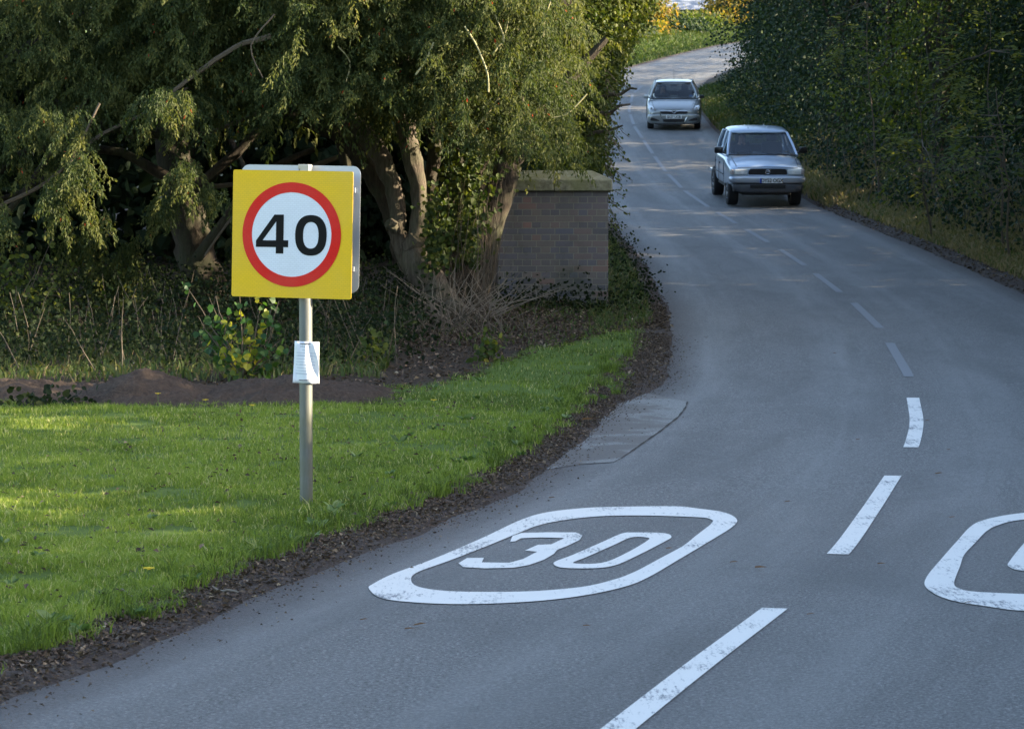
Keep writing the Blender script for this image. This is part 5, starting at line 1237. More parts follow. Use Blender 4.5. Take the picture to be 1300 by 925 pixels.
def build_pickup():
    root, R = veh_root('pickup_truck', 5.62, 62.6, math.radians(1.9), 'silver blue double cab pickup truck driving towards the camera', 'pickup truck')
    paint = M['paint_blue']; dark = M['plastic']
    def half(w, zb, zs, zt, crown=.03, in_=.05):
        return [(0, zb), (w - .08, zb), (w - .02, zb + .06), (w, (zb + zs) / 2), (w, zs - .04), (w - in_, zs + .01), (w - in_ - .12, zt - .01), (w * .45, zt + crown * .7), (0, zt + crown)]
    st = [(.10, half(.79, .52, .83, .88)), (.13, half(.81, .50, .84, .89)), (.25, half(.83, .46, .88, .93)), (.7, half(.845, .42, .94, 1.01)), (1.10, half(.85, .40, 1.0, 1.08)), (1.35, half(.85, .40, 1.03, 1.10, .01)), (2.2, half(.85, .40, 1.05, 1.09, .0)), (3.1, half(.85, .40, 1.05, 1.08, 0)), (3.14, half(.84, .42, 1.04, 1.07, 0))]
    body = loft(st).build('body', paint, root)
    baked(body, [cyl_cut(s * .78, .86, .35, .43, .5, dark) for s in (-1, 1)], None, 2)
    # load bed
    mb = MB()
    for s in (-1, 1):
        mb.box((s * .79, 4.05, .83), (.09, 1.72, .68), None, .025); mb.box((s * .79, 4.05, 1.17), (.10, 1.74, .035), None, .01)
    mb.box((0, 4.93, .84), (1.56, .06, .68), None, .02).box((0, 3.21, .84), (1.56, .05, .66), None, .01).box((0, 4.05, .56), (1.56, 1.7, .05))
    bed = mb.build('load_bed', paint, root)
    dg = None
    for s in (-1, 1):
        c = cyl_cut(s * .84, 3.85, .35, .42, .4, dark); b = bed.modifiers.new('b', 'BOOLEAN'); b.operation = 'DIFFERENCE'; b.object = c; b.solver = 'EXACT'
        dg = bpy.context.evaluated_depsgraph_get(); dg.update(); me = bpy.data.meshes.new_from_object(bed.evaluated_get(dg)); bed.modifiers.clear(); bed.data = me; bpy.data.objects.remove(c)
    MB().box((0, 4.1, .48), (1.2, 1.6, .16), None, .02).box((0, 2.0, .40), (1.45, 3.4, .14), None, .02).box((0, .6, .33), (1.1, .6, .14), None, .02).build('chassis', dark, root)
    # cab
    zb, zr = 1.09, 1.555
    A = lambda s: ((s * .775, 1.12, zb - .01), (s * .635, 1.86, zr))        # A pillar foot, head
    B = lambda s: ((s * .79, 2.22, zb), (s * .65, 2.25, zr + .03)); Cc = lambda s: ((s * .79, 3.08, zb), (s * .66, 2.92, zr + .02))
    roof = loft([(1.80, [(0, 1.54), (.56, 1.54), (.62, 1.54), (.63, 1.555), (.61, 1.575), (.4, 1.59), (0, 1.597)]), (1.86, [(0, 1.54), (.58, 1.54), (.64, 1.54), (.655, 1.565), (.63, 1.60), (.42, 1.63), (0, 1.64)]), (2.3, [(0, 1.585), (.6, 1.585), (.66, 1.585), (.675, 1.61), (.645, 1.66), (.43, 1.695), (0, 1.705)]), (2.9, [(0, 1.58), (.6, 1.58), (.66, 1.58), (.67, 1.60), (.64, 1.65), (.43, 1.68), (0, 1.69)]), (2.98, [(0, 1.575), (.56, 1.575), (.62, 1.575), (.63, 1.59), (.61, 1.62), (.4, 1.645), (0, 1.65)])]).build('roof', paint, root)
    baked(roof, None, None, 1)
    mb = MB()
    for s in (-1, 1):
        for (a, b), r in ((A(s), .034), (B(s), .036), (Cc(s), .05)): mb.tube([a, ((a[0] + b[0]) / 2 + s * .012, (a[1] + b[1]) / 2, (a[2] + b[2]) / 2), b], r, 8)
        for dx in (-.22, .22): mb.tube([(dx * s * 1.0, 2.0, 1.675 - abs(dx) * .05), (dx * s, 2.8, 1.70 - abs(dx) * .05)], .008, 6)
    mb.box((0, 3.07, 1.06), (1.5, .06, .10), None, .01)
    mb.build('pillars', paint, root, True)
    gl = M['car_glass']
    a0, a1 = A(1); b0, b1 = B(1); c0, c1 = Cc(1)
    quad_panel('windscreen', [(-a0[0] + .01, a0[1] - .01, zb), (a0[0] - .01, a0[1] - .01, zb), (a1[0] - .01, a1[1] - .01, zr - .005), (-a1[0] + .01, a1[1] - .01, zr - .005)], gl, root)
    ws = MB()      # black surround and wipers
    ws.tube([(-.76, 1.105, zb + .005), (0, 1.08, zb + .01), (.76, 1.105, zb + .005)], .016, 6)
    ws.tube([(-.63, 1.83, zr - .012), (.63, 1.83, zr - .012)], .016, 6)
    for s in (-1, 1): ws.tube([(s * .752, 1.12, zb), (s * .612, 1.83, zr - .01)], .013, 6)
    ws.build('windscreen_seal', M['black'], root, True)
    mb = MB(); mb.tube([(.55, 1.08, zb + .02), (.1, 1.17, zb + .06)], .008, 5).tube([(-.1, 1.08, zb + .02), (-.55, 1.16, zb + .055)], .008, 5); mb.build('wipers', M['black'], root)
    for s in (-1, 1):
        quad_panel('side_window', [(s * .775, 1.30, zb), (s * .79, 2.19, zb), (s * .652, 2.2, zr), (s * .642, 1.87, zr)], gl, root, .005 * s)
        quad_panel('side_window', [(s * .79, 2.26, zb), (s * .79, 3.02, zb), (s * .655, 2.88, zr), (s * .655, 2.28, zr)], gl, root, .005 * s)
    quad_panel('rear_window', [(-.7, 3.03, 1.08), (.7, 3.03, 1.08), (.62, 2.95, 1.56), (-.62, 2.95, 1.55)], gl, root)
    sm = MB()
    for s in (-1, 1):
        for yy in (1.25, 2.23, 3.02): seam(sm, [(s * .853, yy, .46), (s * .853, yy, .9), (s * .835, yy, .985)])
        sm.box((s * .858, 2.08, .88), (.02, .14, .03), None, .005); sm.box((s * .858, 2.92, .88), (.02, .12, .03), None, .005)
        sm.tube([(s * .857, 1.35, .66), (s * .857, 3.1, .66)], .012, 6)
    sm.build('door_seams', dark, root)
    # bonnet creases
    mb = MB()
    for s in (-1, 1): seam(mb, [(s * .68, .20, .912), (s * .70, .7, 1.0), (s * .70, 1.06, 1.065)], .005)
    seam(mb, [(-.66, .10, .875), (0, .09, .895), (.66, .10, .875)], .005); mb.build('bonnet_seam', dark, root)
    # face: lamps, grille, bumper
    for s in (-1, 1):
        hl = MB().box((s * .59, .10, .785), (.30, .07, .115), Matrix.Rotation(-s * .12, 3, 'Z'), .02).build('headlight', M['lamp_glass'], root, True)
        MB().tube([(s * .56, .075, .785), (s * .56, .055, .785)], .042, 18).tube([(s * .66, .085, .785), (s * .66, .066, .785)], .03, 18).build('reflector', M['lamp_bowl'], hl, True)
        MB().box((s * .775, .135, .785), (.075, .09, .11), Matrix.Rotation(-s * .5, 3, 'Z'), .015).build('indicator', M['amber_lens'], root, True)
    g = MB(); T = lambda p: (p[0], .108 - p[2], p[1])
    ov = [(-.42, .73), (-.36, .715), (.36, .715), (.42, .73), (.425, .79), (.39, .835), (.3, .85), (-.3, .85), (-.39, .835), (-.425, .79)]
    g.poly([smooth_loop(ov, 3)], 0, .03, T); gr = g.build('grille', M['black'], root)
    m2 = MB(); m2.tube([(x, .078, z) for x, z in smooth_loop([(-.43, .725), (-.37, .708), (.37, .708), (.43, .725), (.435, .79), (.40, .845), (.3, .862), (-.3, .862), (-.4, .845), (-.435, .79)], 4)] + [(-.43, .078, .725)], .012, 6, False); m2.build('grille_surround', paint, gr, True)
    m2 = MB()
    for z in (.745, .775, .805): m2.box((0, .078, z), (.78, .008, .006))
    m2.build('grille_bars', dark, gr)
    m2 = MB(); m2.tube([(.052 * math.cos(a), .066, .785 + .040 * math.sin(a)) for a in np.linspace(0, 2 * math.pi, 24)], .006, 6, False); m2.tube([(-.045, .066, .80), (-.018, .066, .79), (0, .066, .772), (.018, .066, .79), (.045, .066, .80)], .006, 6); m2.build('badge', M['chrome'], gr, True)
    bp = loft([(-.02, [(0, .56), (.5, .56), (.70, .57), (.74, .60), (.74, .65), (.70, .675), (.5, .68), (0, .68)]), (.0, [(0, .54), (.5, .54), (.76, .55), (.81, .58), (.81, .66), (.76, .69), (.5, .70), (0, .70)]), (.12, [(0, .53), (.5, .53), (.80, .54), (.865, .57), (.865, .67), (.80, .70), (.5, .71), (0, .71)]), (.42, [(0, .53), (.5, .53), (.80, .54), (.865, .57), (.865, .67), (.80, .70), (.5, .71), (0, .71)])]).build('bumper', M['bumper_silver'], root)
    baked(bp, [cyl_cut(s * .80, .86, .35, .46, .5, dark) for s in (-1, 1)], None, 1)
    va = loft([(.01, [(0, .34), (.5, .34), (.66, .37), (.70, .42), (.72, .50), (.70, .535), (0, .535)]), (.05, [(0, .32), (.5, .32), (.72, .35), (.80, .40), (.82, .50), (.80, .54), (0, .54)]), (.38, [(0, .34), (.5, .34), (.72, .37), (.80, .42), (.82, .50), (.80, .54), (0, .54)])]).build('lower_valance', M['valance'], root)
    baked(va, None, None, 1)
    MB().box((0, .012, .47), (.78, .02, .085), None, .01).build('air_intake', M['black'], root)
    number_plate(root, (.06, -.032, .60), 'DY52 OGX', True, .50, .108, .88)
    for s in (-1, 1):
        mb = MB().box((s * .945, 1.42, 1.19), (.20, .10, .15), Matrix.Rotation(s * .15, 3, 'Z'), .045).tube([(s * .80, 1.40, 1.12), (s * .88, 1.41, 1.16)], .025, 8); mb.build('wing_mirror', M['black'], root, True)
    for (x, y) in ((.70, .86), (-.70, .86), (.70, 3.85), (-.70, 3.85)): wheel(root, x, y, .345, .24, M['alloy'])
    MB().box((0, 1.33, .96), (1.45, .35, .14), None, .04).box((0, 2.2, .60), (1.5, 1.7, .1)).build('dashboard', M['interior'], root)
    for s in (-1, 1): seat_mb(s * .36, 2.05, .62).build('front_seat', M['interior'], root)
    MB().box((0, 2.72, .70), (1.35, .45, .16), None, .04).box((0, 2.93, 1.0), (1.35, .13, .5), None, .04).build('rear_seat', M['interior'], root)
    mb = MB(); mb.tube([(-.36 + .19 * math.cos(a), 1.62 - .06 * math.sin(a), 1.0 + .17 * math.sin(a)) for a in np.linspace(0, 2 * math.pi, 24)], .014, 6, False); mb.build('steering_wheel', M['black'], root, True)
    for s in (-1, 1): MB().box((s * .3, 1.90, 1.525), (.4, .13, .02), None, .005).build('sun_visor', M['visor'], root)
    MB().box((0.0, 1.84, 1.46), (.2, .03, .06), None, .012).build('rear_view_mirror', M['black'], root)
    hip = Vector(root.location) + R @ Vector((-.36, 2.02, .70))
    person('driver in a dark top seated at the wheel of the pickup truck', hip, M['cloth_dark'], M['hair_dark'], R, (.15,))

def build_hatch():
    root, R = veh_root('hatchback_car', 5.12, 90.2, math.radians(-3.2), 'silver hatchback driving down the road behind the pickup truck', 'car')
    paint = M['paint_silver']; dark = M['plastic']
    def half(w, zb, zs, zt, crown=.03):
        return [(0, zb), (w - .12, zb), (w - .03, zb + .06), (w, (zb + zs) / 2), (w - .01, zs - .05), (w - .05, zs + .01), (w - .20, zt), (w * .45, zt + crown * .75), (0, zt + crown)]
    st = [(.00, half(.62, .26, .55, .60)), (.03, half(.72, .22, .60, .66)), (.14, half(.80, .19, .66, .715)), (.40, half(.855, .18, .72, .79)), (.75, half(.87, .18, .79, .865)), (1.05, half(.875, .18, .86, .925)), (1.4, half(.875, .18, .91, .95, .0)), (2.4, half(.875, .18, .94, .95, 0)), (3.4, half(.87, .20, .96, .96, 0)), (4.0, half(.83, .25, .95, .95, 0)), (4.22, half(.74, .32, .86, .88, 0))]
    body = loft(st).build('body', paint, root)
    baked(body, [cyl_cut(s * .80, .88, .31, .355, .42, dark) for s in (-1, 1)] + [cyl_cut(s * .80, 3.48, .31, .355, .42, dark) for s in (-1, 1)], None, 2)
    zb, zr = .945, 1.40
    A = lambda s: ((s * .755, 1.10, zb - .01), (s * .56, 1.86, zr)); B = lambda s: ((s * .78, 2.30, zb), (s * .585, 2.35, zr + .03)); Cc = lambda s: ((s * .77, 3.5, zb), (s * .57, 3.25, zr + .01))
    roof = loft([(1.80, [(0, 1.385), (.5, 1.385), (.55, 1.385), (.56, 1.40), (.53, 1.418), (.34, 1.43), (0, 1.436)]), (1.88, [(0, 1.38), (.52, 1.38), (.58, 1.38), (.59, 1.40), (.56, 1.43), (.36, 1.45), (0, 1.457)]), (2.5, [(0, 1.40), (.54, 1.40), (.60, 1.40), (.61, 1.42), (.575, 1.455), (.37, 1.478), (0, 1.485)]), (3.2, [(0, 1.385), (.52, 1.385), (.58, 1.385), (.59, 1.40), (.56, 1.435), (.36, 1.455), (0, 1.46)]), (3.6, [(0, 1.33), (.48, 1.33), (.54, 1.33), (.55, 1.35), (.52, 1.38), (.34, 1.40), (0, 1.405)])]).build('roof', paint, root)
    baked(roof, None, None, 1)
    mb = MB()
    for s in (-1, 1):
        for (a, b), r in ((A(s), .036), (B(s), .032), (Cc(s), .06)): mb.tube([a, ((a[0] + b[0]) / 2 + s * .02, (a[1] + b[1]) / 2 - .01, (a[2] + b[2]) / 2 + .012), b], r, 8)
    mb.tube([(-.6, 3.95, .98), (0, 4.0, .98), (.6, 3.95, .98)], .05, 8)
    mb.build('pillars', paint, root, True)
    gl = M['car_glass_reflective']; a0, a1 = A(1)
    # windscreen, gently curved
    V = []; nx, nz = 13, 9
    for j in range(nz):
        v = j / (nz - 1)
        for i in range(nx):
            u = i / (nx - 1) * 2 - 1; w = (a0[0] * (1 - v) + a1[0] * v) - .008
            V.append((u * w, a0[1] * (1 - v) + a1[1] * v - .10 * (1 - u * u), zb * (1 - v) + (zr - .004) * v + .02 * math.sin(math.pi * v)))
    F = [(j * nx + i, j * nx + i + 1, (j + 1) * nx + i + 1, (j + 1) * nx + i) for j in range(nz - 1) for i in range(nx - 1)]
    w_ = MB().add(V, F).build('windscreen', gl, root, True, fix=False); w_.modifiers.new('s', 'SOLIDIFY').thickness = .005
    MB().box((.56, 1.235, 1.015), (.13, .004, .085), Matrix.Rotation(-.9, 3, 'X') @ Matrix.Rotation(.0, 3, 'Z')).build('blue_sticker', M['sticker_blue'], root)
    ws = MB(); ws.tube([(u * .74, 1.10 - .105 * (1 - u * u), zb + .002) for u in np.linspace(-1, 1, 9)], .016, 6); ws.tube([(u * .56, 1.83 - .09 * (1 - u * u), zr + .004) for u in np.linspace(-1, 1, 7)], .014, 6)
    for s in (-1, 1): ws.tube([(s * .735, 1.10, zb), (s * .545, 1.84, zr)], .012, 6)
    ws.build('windscreen_seal', M['black'], root, True)
    for s in (-1, 1):
        quad_panel('side_window', [(s * .765, 1.35, zb), (s * .78, 2.27, zb), (s * .59, 2.3, zr), (s * .575, 1.98, zr)], gl, root, .005 * s)
        quad_panel('side_window', [(s * .78, 2.33, zb), (s * .775, 3.35, zb), (s * .58, 3.2, zr), (s * .59, 2.38, zr)], gl, root, .005 * s)
    quad_panel('rear_window', [(-.6, 3.93, 1.0), (.6, 3.93, 1.0), (.5, 3.60, 1.36), (-.5, 3.60, 1.36)], gl, root)
    for s in (-1, 1):
        T = lambda p: Vector((s * p[0], .0, p[1]))
        # swept headlights lying on the wing curve
        P = [(.48, .615, .055), (.62, .60, .085), (.76, .615, .17), (.815, .70, .34), (.80, .765, .46), (.70, .755, .38), (.58, .71, .22), (.50, .655, .10)]
        Vv = [(s * x, y - .035, z) for x, z, y in P]; c = np.mean(np.array(Vv), 0) + np.array([s * .02, -.045, .015])
        Vb = [(s * x, y + .05, z) for x, z, y in P]; n = len(P)
        F = [(i, (i + 1) % n, 2 * n) for i in range(n)] + [(i, n + i, n + (i + 1) % n, (i + 1) % n) for i in range(n)] + [tuple(range(n, 2 * n))]
        hl = MB().add(Vv + Vb + [tuple(c)], F).build('headlight', M['lamp_glass'], root, True)
        MB().tube([(s * .60, .02, .655), (s * .60, .0, .655)], .038, 16).tube([(s * .71, .09, .69), (s * .71, .07, .69)], .034, 16).build('reflector', M['chrome'], hl, True)
    Tf = lambda y0: (lambda p: (p[0], y0 - p[2], p[1]))
    gr = MB().poly([smooth_loop([(-.42, .60), (-.40, .535), (-.2, .525), (0, .50), (.2, .525), (.40, .535), (.42, .60), (.2, .612), (0, .615), (-.2, .612)], 2)], 0, .03, Tf(-.005)).build('grille', M['black'], root)
    MB().tube([(-.44, -.035, .605), (-.2, -.045, .612), (-.075, -.05, .605), (-.035, -.055, .565), (0, -.058, .525), (.035, -.055, .565), (.075, -.05, .605), (.2, -.045, .612), (.44, -.035, .605)], [.012, .013, .014, .013, .012, .013, .014, .013, .012], 7).build('grille_chrome', M['chrome'], gr, True)
    MB().tube([(.034 * math.cos(a), -.062, .588 + .034 * math.sin(a)) for a in np.linspace(0, 2 * math.pi, 20)], .006, 6, False).build('badge', M['chrome'], gr, True)
    bp = loft([(-.05, [(0, .24), (.4, .24), (.60, .26), (.66, .32), (.66, .44), (.58, .50), (0, .51)]), (-.02, [(0, .20), (.45, .20), (.70, .22), (.76, .30), (.76, .46), (.70, .52), (0, .53)]), (.10, [(0, .18), (.5, .18), (.78, .20), (.85, .28), (.855, .46), (.80, .53), (0, .55)]), (.30, [(0, .18), (.5, .18), (.80, .20), (.875, .28), (.878, .46), (.82, .54), (0, .56)])]).build('bumper', paint, root)
    baked(bp, None, None, 2)
    MB().poly([smooth_loop([(-.34, .35), (-.30, .275), (0, .265), (.30, .275), (.34, .35), (0, .36)], 3)], 0, .03, Tf(-.035)).build('lower_intake', M['black'], root)
    for s in (-1, 1):
        MB().poly([smooth_loop([(s * .46, .30), (s * .72, .31), (s * .74, .36), (s * .70, .41), (s * .52, .35)], 3)], 0, .05, Tf(.0)).build('fog_lamp_recess', M['black'], root)
        MB().tube([(s * .44, -.045, .54), (s * .41, -.06, .42), (s * .34, -.066, .29), (s * .31, -.066, .25)], .011, 6).build('chrome_strip', M['chrome'], root, True)
        MB().box((s * .885, 1.32, .985), (.17, .09, .11), Matrix.Rotation(s * .2, 3, 'Z'), .035).tube([(s * .77, 1.33, .95), (s * .83, 1.32, .97)], .02, 8).build('wing_mirror', paint if s < 0 else M['plastic'], root, True)
    MB().box((0, -.03, .205), (1.2, .05, .03), None, .01).build('front_lip', dark, root)
    number_plate(root, (0, -.072, .425), 'SK07 UOB', False, .50, .105, .86)
    sm = MB()
    for s in (-1, 1):
        for yy in (1.30, 2.32, 3.2): seam(sm, [(s * .878, yy, .25), (s * .882, yy, .7), (s * .862, yy, .92)])
        seam(sm, [(s * .62, .12, .70), (s * .70, .6, .845), (s * .70, 1.0, .93)])
    seam(sm, [(-.60, .06, .655), (0, .0, .66), (.60, .06, .655)], .005); sm.build('panel_seams', dark, root)
    for (x, y) in ((.745, .88), (-.745, .88), (.745, 3.48), (-.745, 3.48)): wheel(root, x, y, .31, .205, M['alloy'])
    MB().box((0, 2.2, .22), (1.5, 3.2, .1)).build('floor_pan', dark, root)
    MB().box((0, 1.35, .88), (1.4, .4, .12), None, .04).build('dashboard', M['interior'], root)
    for s in (-1, 1): seat_mb(s * .36, 2.1, .42).build('front_seat', M['interior'], root)
    MB().box((0, 3.0, .5), (1.3, .45, .16), None, .04).box((0, 3.22, .82), (1.3, .13, .5), None, .04).box((-.36, 3.2, 1.12), (.24, .09, .14), None, .03).box((.36, 3.2, 1.12), (.24, .09, .14), None, .03).build('rear_seat', M['interior'], root)
    MB().tube([(-.36 + .18 * math.cos(a), 1.66 - .06 * math.sin(a), .84 + .16 * math.sin(a)) for a in np.linspace(0, 2 * math.pi, 24)], .013, 6, False).build('steering_wheel', M['black'], root, True)
    MB().box((0.0, 1.78, 1.32), (.22, .03, .06), None, .012).build('rear_view_mirror', M['black'], root)
    MB().tube([(.0, 3.1, 1.46), (.0, 3.5, 1.74)], .005, 6).build('aerial', M['black'], root)
    hip = Vector(root.location) + R @ Vector((-.36, 2.06, .48))
    person('driver in a grey top seated at the wheel of the silver hatchback', hip, M['cloth_grey'], M['hair_dark'], R, (.15,))

def vehicle_materials():
    def car(name, base, dark_, metal=.35, rough=.28):
        m, t, out = nt(name); tc = ocoord(t); n = noise(t, 3, 5, .6, tc); sx = t.nodes.new('ShaderNodeSeparateXYZ'); t.links.new(tc, sx.inputs[0])
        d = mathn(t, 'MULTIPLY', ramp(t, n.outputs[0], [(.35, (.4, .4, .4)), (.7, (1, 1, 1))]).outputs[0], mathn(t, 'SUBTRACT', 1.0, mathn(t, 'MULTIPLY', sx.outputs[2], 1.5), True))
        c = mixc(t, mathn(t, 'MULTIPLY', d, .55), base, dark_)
        pbsdf(t, out, c, rough, metal, .5, None, coat=.7); return m
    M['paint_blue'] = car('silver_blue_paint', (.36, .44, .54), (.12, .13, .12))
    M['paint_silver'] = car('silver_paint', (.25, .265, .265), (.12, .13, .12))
    M['bumper_silver'] = car('bumper_silver', (.36, .40, .46), (.16, .15, .14), .5, .32)
    M['valance'] = plain('grey_valance', (.06, .065, .075), .5)
    M['plastic'] = plain('black_trim', (.022, .023, .025), .6); M['black'] = plain('gloss_black', (.012, .012, .014), .3)
    M['tyre'] = plain('tyre_rubber', (.022, .022, .023), .85); M['alloy'] = plain('alloy_wheel', (.36, .37, .39), .4, .7)
    M['chrome'] = plain('chrome', (.8, .82, .85), .12, 1, .05); M['interior'] = plain('grey_upholstery', (.09, .095, .11), .9)
    M['visor'] = plain('pale_visor', (.4, .42, .43), .8); M['plate_white'] = plain('plate_white', (.72, .72, .70), .35, 0, .05); M['eu_blue'] = plain('plate_blue', (.01, .06, .42), .4)
    M['sticker_blue'] = plain('blue_sticker', (.02, .25, .62), .4); M['skin'] = plain('skin', (.45, .27, .2), .6, 0, .06); M['hair_dark'] = plain('dark_hair', (.03, .02, .014), .7)
    M['cloth_dark'] = plain('dark_cloth', (.03, .035, .05), .9); M['cloth_grey'] = plain('grey_cloth', (.12, .12, .13), .9)
    M['car_glass'] = glass_mat('car_glass'); M['car_glass_reflective'] = glass_mat('car_glass_tinted', (.0, .02, .02), .6)
    m, t, out = nt('lamp_lens'); n = noise(t, 40, 3, .6, ocoord(t)); p = pbsdf(t, out, mixc(t, n.outputs[0], (.5, .52, .5), (.85, .86, .84)), .2, .0, .6, None, coat=1); M['lamp_glass'] = m
    M['lamp_bowl'] = plain('lamp_bowl', (.9, .9, .88), .25, .2, .05)  # near-white colour stands in for bright reflections in the bowl
    M['amber_lens'] = plain('amber_lens', (.42, .36, .33), .25, 0, .1, coat=.6)

# ------------------------------------------------------------------ cottage
def build_cottage():
    z0 = 14.75; x0, x1, y0, y1 = 9.2, 17.2, 212, 218
    root = tag(empty('cottage', (13.2, 215, z0)), 'white cottage with a blue-grey slate roof above the far hedge', 'cottage')
    wall = plain('white_render', (.74, .73, .68), .85, var=.08, scale=2, bump=.2)
    m, t, out = nt('slate'); tc = ocoord(t); b = t.nodes.new('ShaderNodeTexBrick'); b.inputs['Scale'].default_value = 1; b.inputs['Brick Width'].default_value = .3; b.inputs['Row Height'].default_value = .2; b.inputs['Mortar Size'].default_value = .008
    b.inputs['Color1'].default_value = (.20, .22, .27, 1); b.inputs['Color2'].default_value = (.28, .30, .35, 1); b.inputs['Mortar'].default_value = (.1, .11, .13, 1); t.links.new(tc, b.inputs['Vector']); pbsdf(t, out, b.outputs[0], .5, 0, .5)
    ze = 3.15; W = x1 - x0; D = y1 - y0
    # walls with openings cut in the front
    mb = MB(); wins = [(-3.0, 1.5, 1.0, 1.1), (-.3, 1.5, 1.3, 1.2), (2.6, 1.5, 1.0, 1.1)]
    outer = [(-W / 2, -.6), (W / 2, -.6), (W / 2, ze), (-W / 2, ze)]
    holes = [[(x - w / 2, z - h / 2 + .2), (x - w / 2, z + h / 2 + .2), (x + w / 2, z + h / 2 + .2), (x + w / 2, z - h / 2 + .2)] for x, z, w, h in wins] + [[(1.0, 0), (1.0, 2.0), (1.85, 2.0), (1.85, 0)]]
    mb.poly([outer] + holes, 0, .3, lambda p: (p[0], -D / 2 + p[2], p[1]))
    mb.box((-W / 2 + .15, .15, ze / 2 - .3), (.3, D - .3 - .004, ze + .6)).box((W / 2 - .15, .15, ze / 2 - .3), (.3, D - .3 - .004, ze + .6)).box((0, D / 2 - .15, ze / 2 - .3), (W - .604, .3, ze + .6))
    mb.build('wall', wall, root)
    rf = MB(); h = 2.6; e = .3
    V = [(-W / 2 - e, -D / 2 - e, ze + .01), (W / 2 + e, -D / 2 - e, ze + .01), (W / 2 + e, D / 2 + e, ze + .01), (-W / 2 - e, D / 2 + e, ze + .01), (-W / 2 - e, 0, ze + h), (W / 2 + e, 0, ze + h)]
    rf.add(V, [(0, 1, 5, 4), (2, 3, 4, 5), (1, 2, 5), (3, 0, 4), (3, 2, 1, 0)]); roof = rf.build('roof', m, root)
    MB().box((-W / 2 + .7, 0, ze + h + .3), (.8, .6, 1.3), None, .02).build('chimney', plain('chimney_brick', (.3, .15, .1), .9, scale=10), roof)
    MB().tube([(-W / 2 - e, -D / 2 - e - .05, ze + .0), (W / 2 + e, -D / 2 - e - .05, ze)], .06, 8).build('gutter', M['black'], roof)
    frame = plain('window_frame_white', (.8, .8, .78), .5)
    for x, z, w, h_ in wins:
        f = MB(); z += .2
        for (cx_, cz_, a, b_) in ((0, h_ / 2 - .03, w, .06), (0, -h_ / 2 + .03, w, .06), (-w / 2 + .03, 0, .06, h_ - .12), (w / 2 - .03, 0, .06, h_ - .12), (0, 0, .05, h_ - .12)): f.box((x + cx_, -D / 2 + .08, z + cz_), (a, .06, b_))
        wf = f.build('window', frame, root); MB().box((x, -D / 2 + .12, z), (w - .1, .01, h_ - .1)).build('pane', M['car_glass'], wf)
        MB().box((x, -D / 2 - .04, z - h_ / 2 - .04), (w + .15, .14, .07)).build('sill', frame, wf)
    d = MB().box((1.425, -D / 2 + .1, 1.0), (.84, .05, 1.98)).build('door', plain('door_green', (.05, .1, .07), .5), root); MB().tube([(1.75, -D / 2 + .05, 1.0), (1.75, -D / 2 + .02, 1.0)], .03, 8).build('handle', M['chrome'], d)

# ------------------------------------------------------------------ small things
def build_small():
    yf = plain('yellow_petals', (.75, .55, .03), .6); gs = M['grass']; r = np.random.default_rng(600); proto = None
    for i, (px, py) in enumerate([(183, 744), (318, 521), (201, 508), (553, 516), (260, 517)]):
        x, y = on_flat(px, py + 8)
        for _ in range(4): y = FP * (EYE - gz(x, y)) / (py + 8 - HZ); x = (px - CXP) * y / FP
        if proto is None:
            root = empty('yellow_flower'); st_ = MB().tube([(0, 0, -.02), (.01, 0, .06), (.015, -.005, .10)], .002, 5).build('stem', plain('flower_stem', (.08, .15, .03)), root, True)
            mb = MB()
            for k in range(14):
                a = 2 * math.pi * k / 14; mb.add([(.015, -.005, .10), (.015 + .022 * math.cos(a - .18), -.005 + .022 * math.sin(a - .18), .107), (.015 + .028 * math.cos(a), -.005 + .028 * math.sin(a), .104), (.015 + .022 * math.cos(a + .18), -.005 + .022 * math.sin(a + .18), .107)], [(0, 1, 2, 3)])
            mb.tube([(.015, -.005, .098), (.015, -.005, .108)], .008, 8); mb.build('flower_head', yf, root, fix=False); proto = root; o = root
        else:
            o = link(proto.copy())
            for ch in list(proto.children): c = link(ch.copy(), o)
        o.location = (x, y, gz(x, y)); o.rotation_euler = (0, 0, i * 1.3)
        tag(o, ['yellow dandelion flower at the soil edge, the nearest one', 'yellow flower in the grass before the small bush', 'yellow flower before the soil heap left of the bush', 'yellow flower in the grass right of the sign post', 'yellow flower in the grass between two others by the heap'][i], 'flower', 'yellow flowers in the grass')
    # crumpled plastic on the heap
    c = at(331, 495, 24.9); r = np.random.default_rng(601); bm = bmesh.new(); bmesh.ops.create_icosphere(bm, subdivisions=3, radius=.055)
    for v in bm.verts: v.co *= 1 + .45 * math.sin(v.co.x * 90 + v.co.z * 70) * math.sin(v.co.y * 80 + 1) + r.normal() * .12
    me = bpy.data.meshes.new('plastic_scrap'); bm.to_mesh(me); bm.free(); me.materials.append(plain('pale_plastic', (.5, .58, .6), .3)); o = link(bpy.data.objects.new('plastic_scrap', me)); o.location = (c.x, 24.9, gz(c.x, 24.9) + .1); o.scale = (1, 1, .7)
    tag(o, 'crumpled pale plastic scrap on the soil heap below the bush', 'litter')
    # broken-off sticks by the kerb
    for i, (ax, ay, bx, by) in enumerate([(268, 757, 302, 762), (150, 758, 172, 772)]):
        a = on_flat(ax, ay); b = on_flat(bx, by); mid = ((a[0] + b[0]) / 2, (a[1] + b[1]) / 2); z = gz(*mid) + .02
        P = wob_line((a[0], a[1], z), (b[0], b[1], z - .01), 6, .006, r); o = MB().tube([tuple(p) for p in P], [.004, .006, .006, .005, .005, .003], 6).build('dry_stick', M['twig'], None, True)
        tag(o, ['pale dry stick lying on the soil near the road edge', 'short dry stick lying by the longer grass tuft'][i], 'stick')

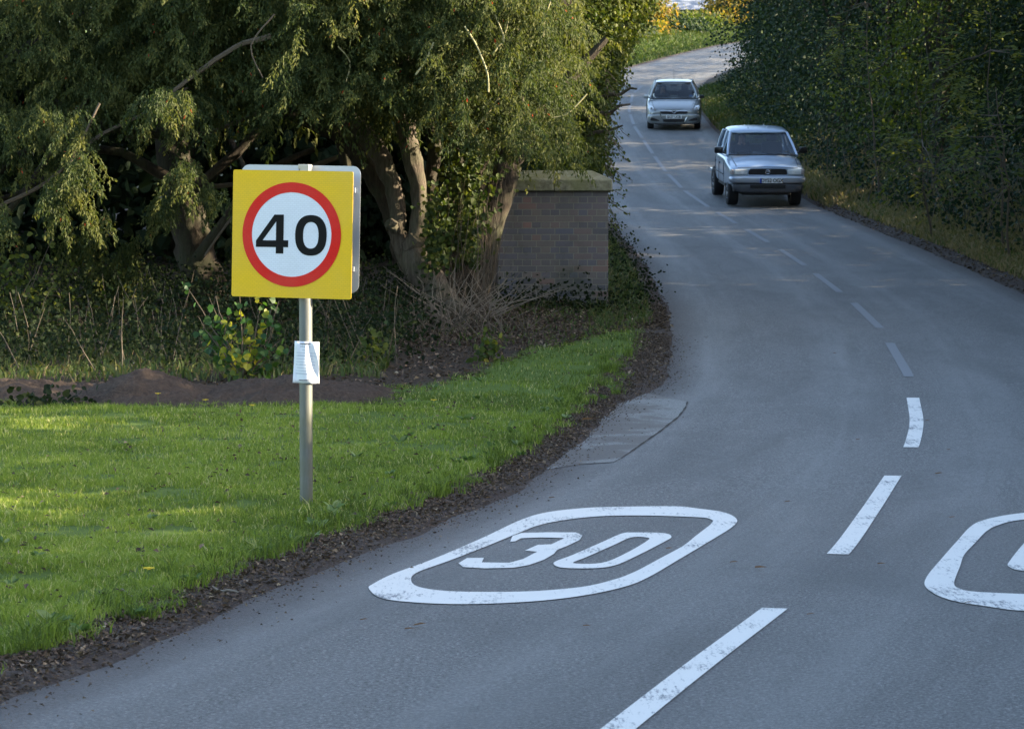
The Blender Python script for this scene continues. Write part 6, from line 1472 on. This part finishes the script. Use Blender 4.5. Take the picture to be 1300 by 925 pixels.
# ------------------------------------------------------------------ light and camera
def build_light():
    w = bpy.data.worlds.new('World'); scene.world = w; w.use_nodes = True; t = w.node_tree; t.nodes.clear()
    sky = t.nodes.new('ShaderNodeTexSky'); sky.sky_type = 'NISHITA'; sky.sun_disc = False
    el, az = math.radians(SUN_EL), math.radians(SUN_AZ)          # azimuth clockwise from +Y
    sky.sun_elevation = el; sky.sun_rotation = az; sky.air_density = 1.0; sky.dust_density = 2.0; sky.ozone_density = 1.0
    bg = t.nodes.new('ShaderNodeBackground'); bg.inputs[1].default_value = SKY; out = t.nodes.new('ShaderNodeOutputWorld')
    t.links.new(sky.outputs[0], bg.inputs[0]); t.links.new(bg.outputs[0], out.inputs[0])
    l = bpy.data.lights.new('sun', 'SUN'); l.energy = SUN; l.angle = math.radians(.5); l.color = (1, .84, .60)
    o = link(bpy.data.objects.new('sun', l)); d = Vector((math.sin(az) * math.cos(el), math.cos(az) * math.cos(el), math.sin(el)))
    o.rotation_euler = d.to_track_quat('Z', 'Y').to_euler(); o.location = (20, 10, 30)

def build_camera():
    c = bpy.data.cameras.new('camera'); c.sensor_width = 36; c.lens = 36 * FP / 1300; c.clip_end = 2000; c.clip_start = .1
    c.dof.use_dof = True; c.dof.focus_distance = 19.0; c.dof.aperture_fstop = 14
    o = link(bpy.data.objects.new('camera', c)); o.location = (0, 0, EYE); o.rotation_euler = (math.radians(90) - math.atan((462.5 - HZ) / FP), 0, 0); scene.camera = o
    scene.render.engine = 'CYCLES'; scene.render.resolution_x = 1024; scene.render.resolution_y = 728
    v = scene.view_settings; v.view_transform = 'Standard'; v.look = 'None'; v.gamma = 1; v.use_curve_mapping = False; v.exposure = EXPO
    scene.cycles.max_bounces = 6; scene.cycles.transparent_max_bounces = 8; scene.cycles.use_denoising = True

SUN_EL, SUN_AZ, SUN, SKY, EXPO = 19.0, 92.0, 5.0, .135, 2.25
build_camera(); build_light(); vehicle_materials()
build_ground(); build_road(); build_sign(); build_pier(); build_heap(); build_grass(); build_litter()
build_yews(); build_right_side(); build_left_side(); build_far()
build_pickup(); build_hatch(); build_cottage(); build_small()
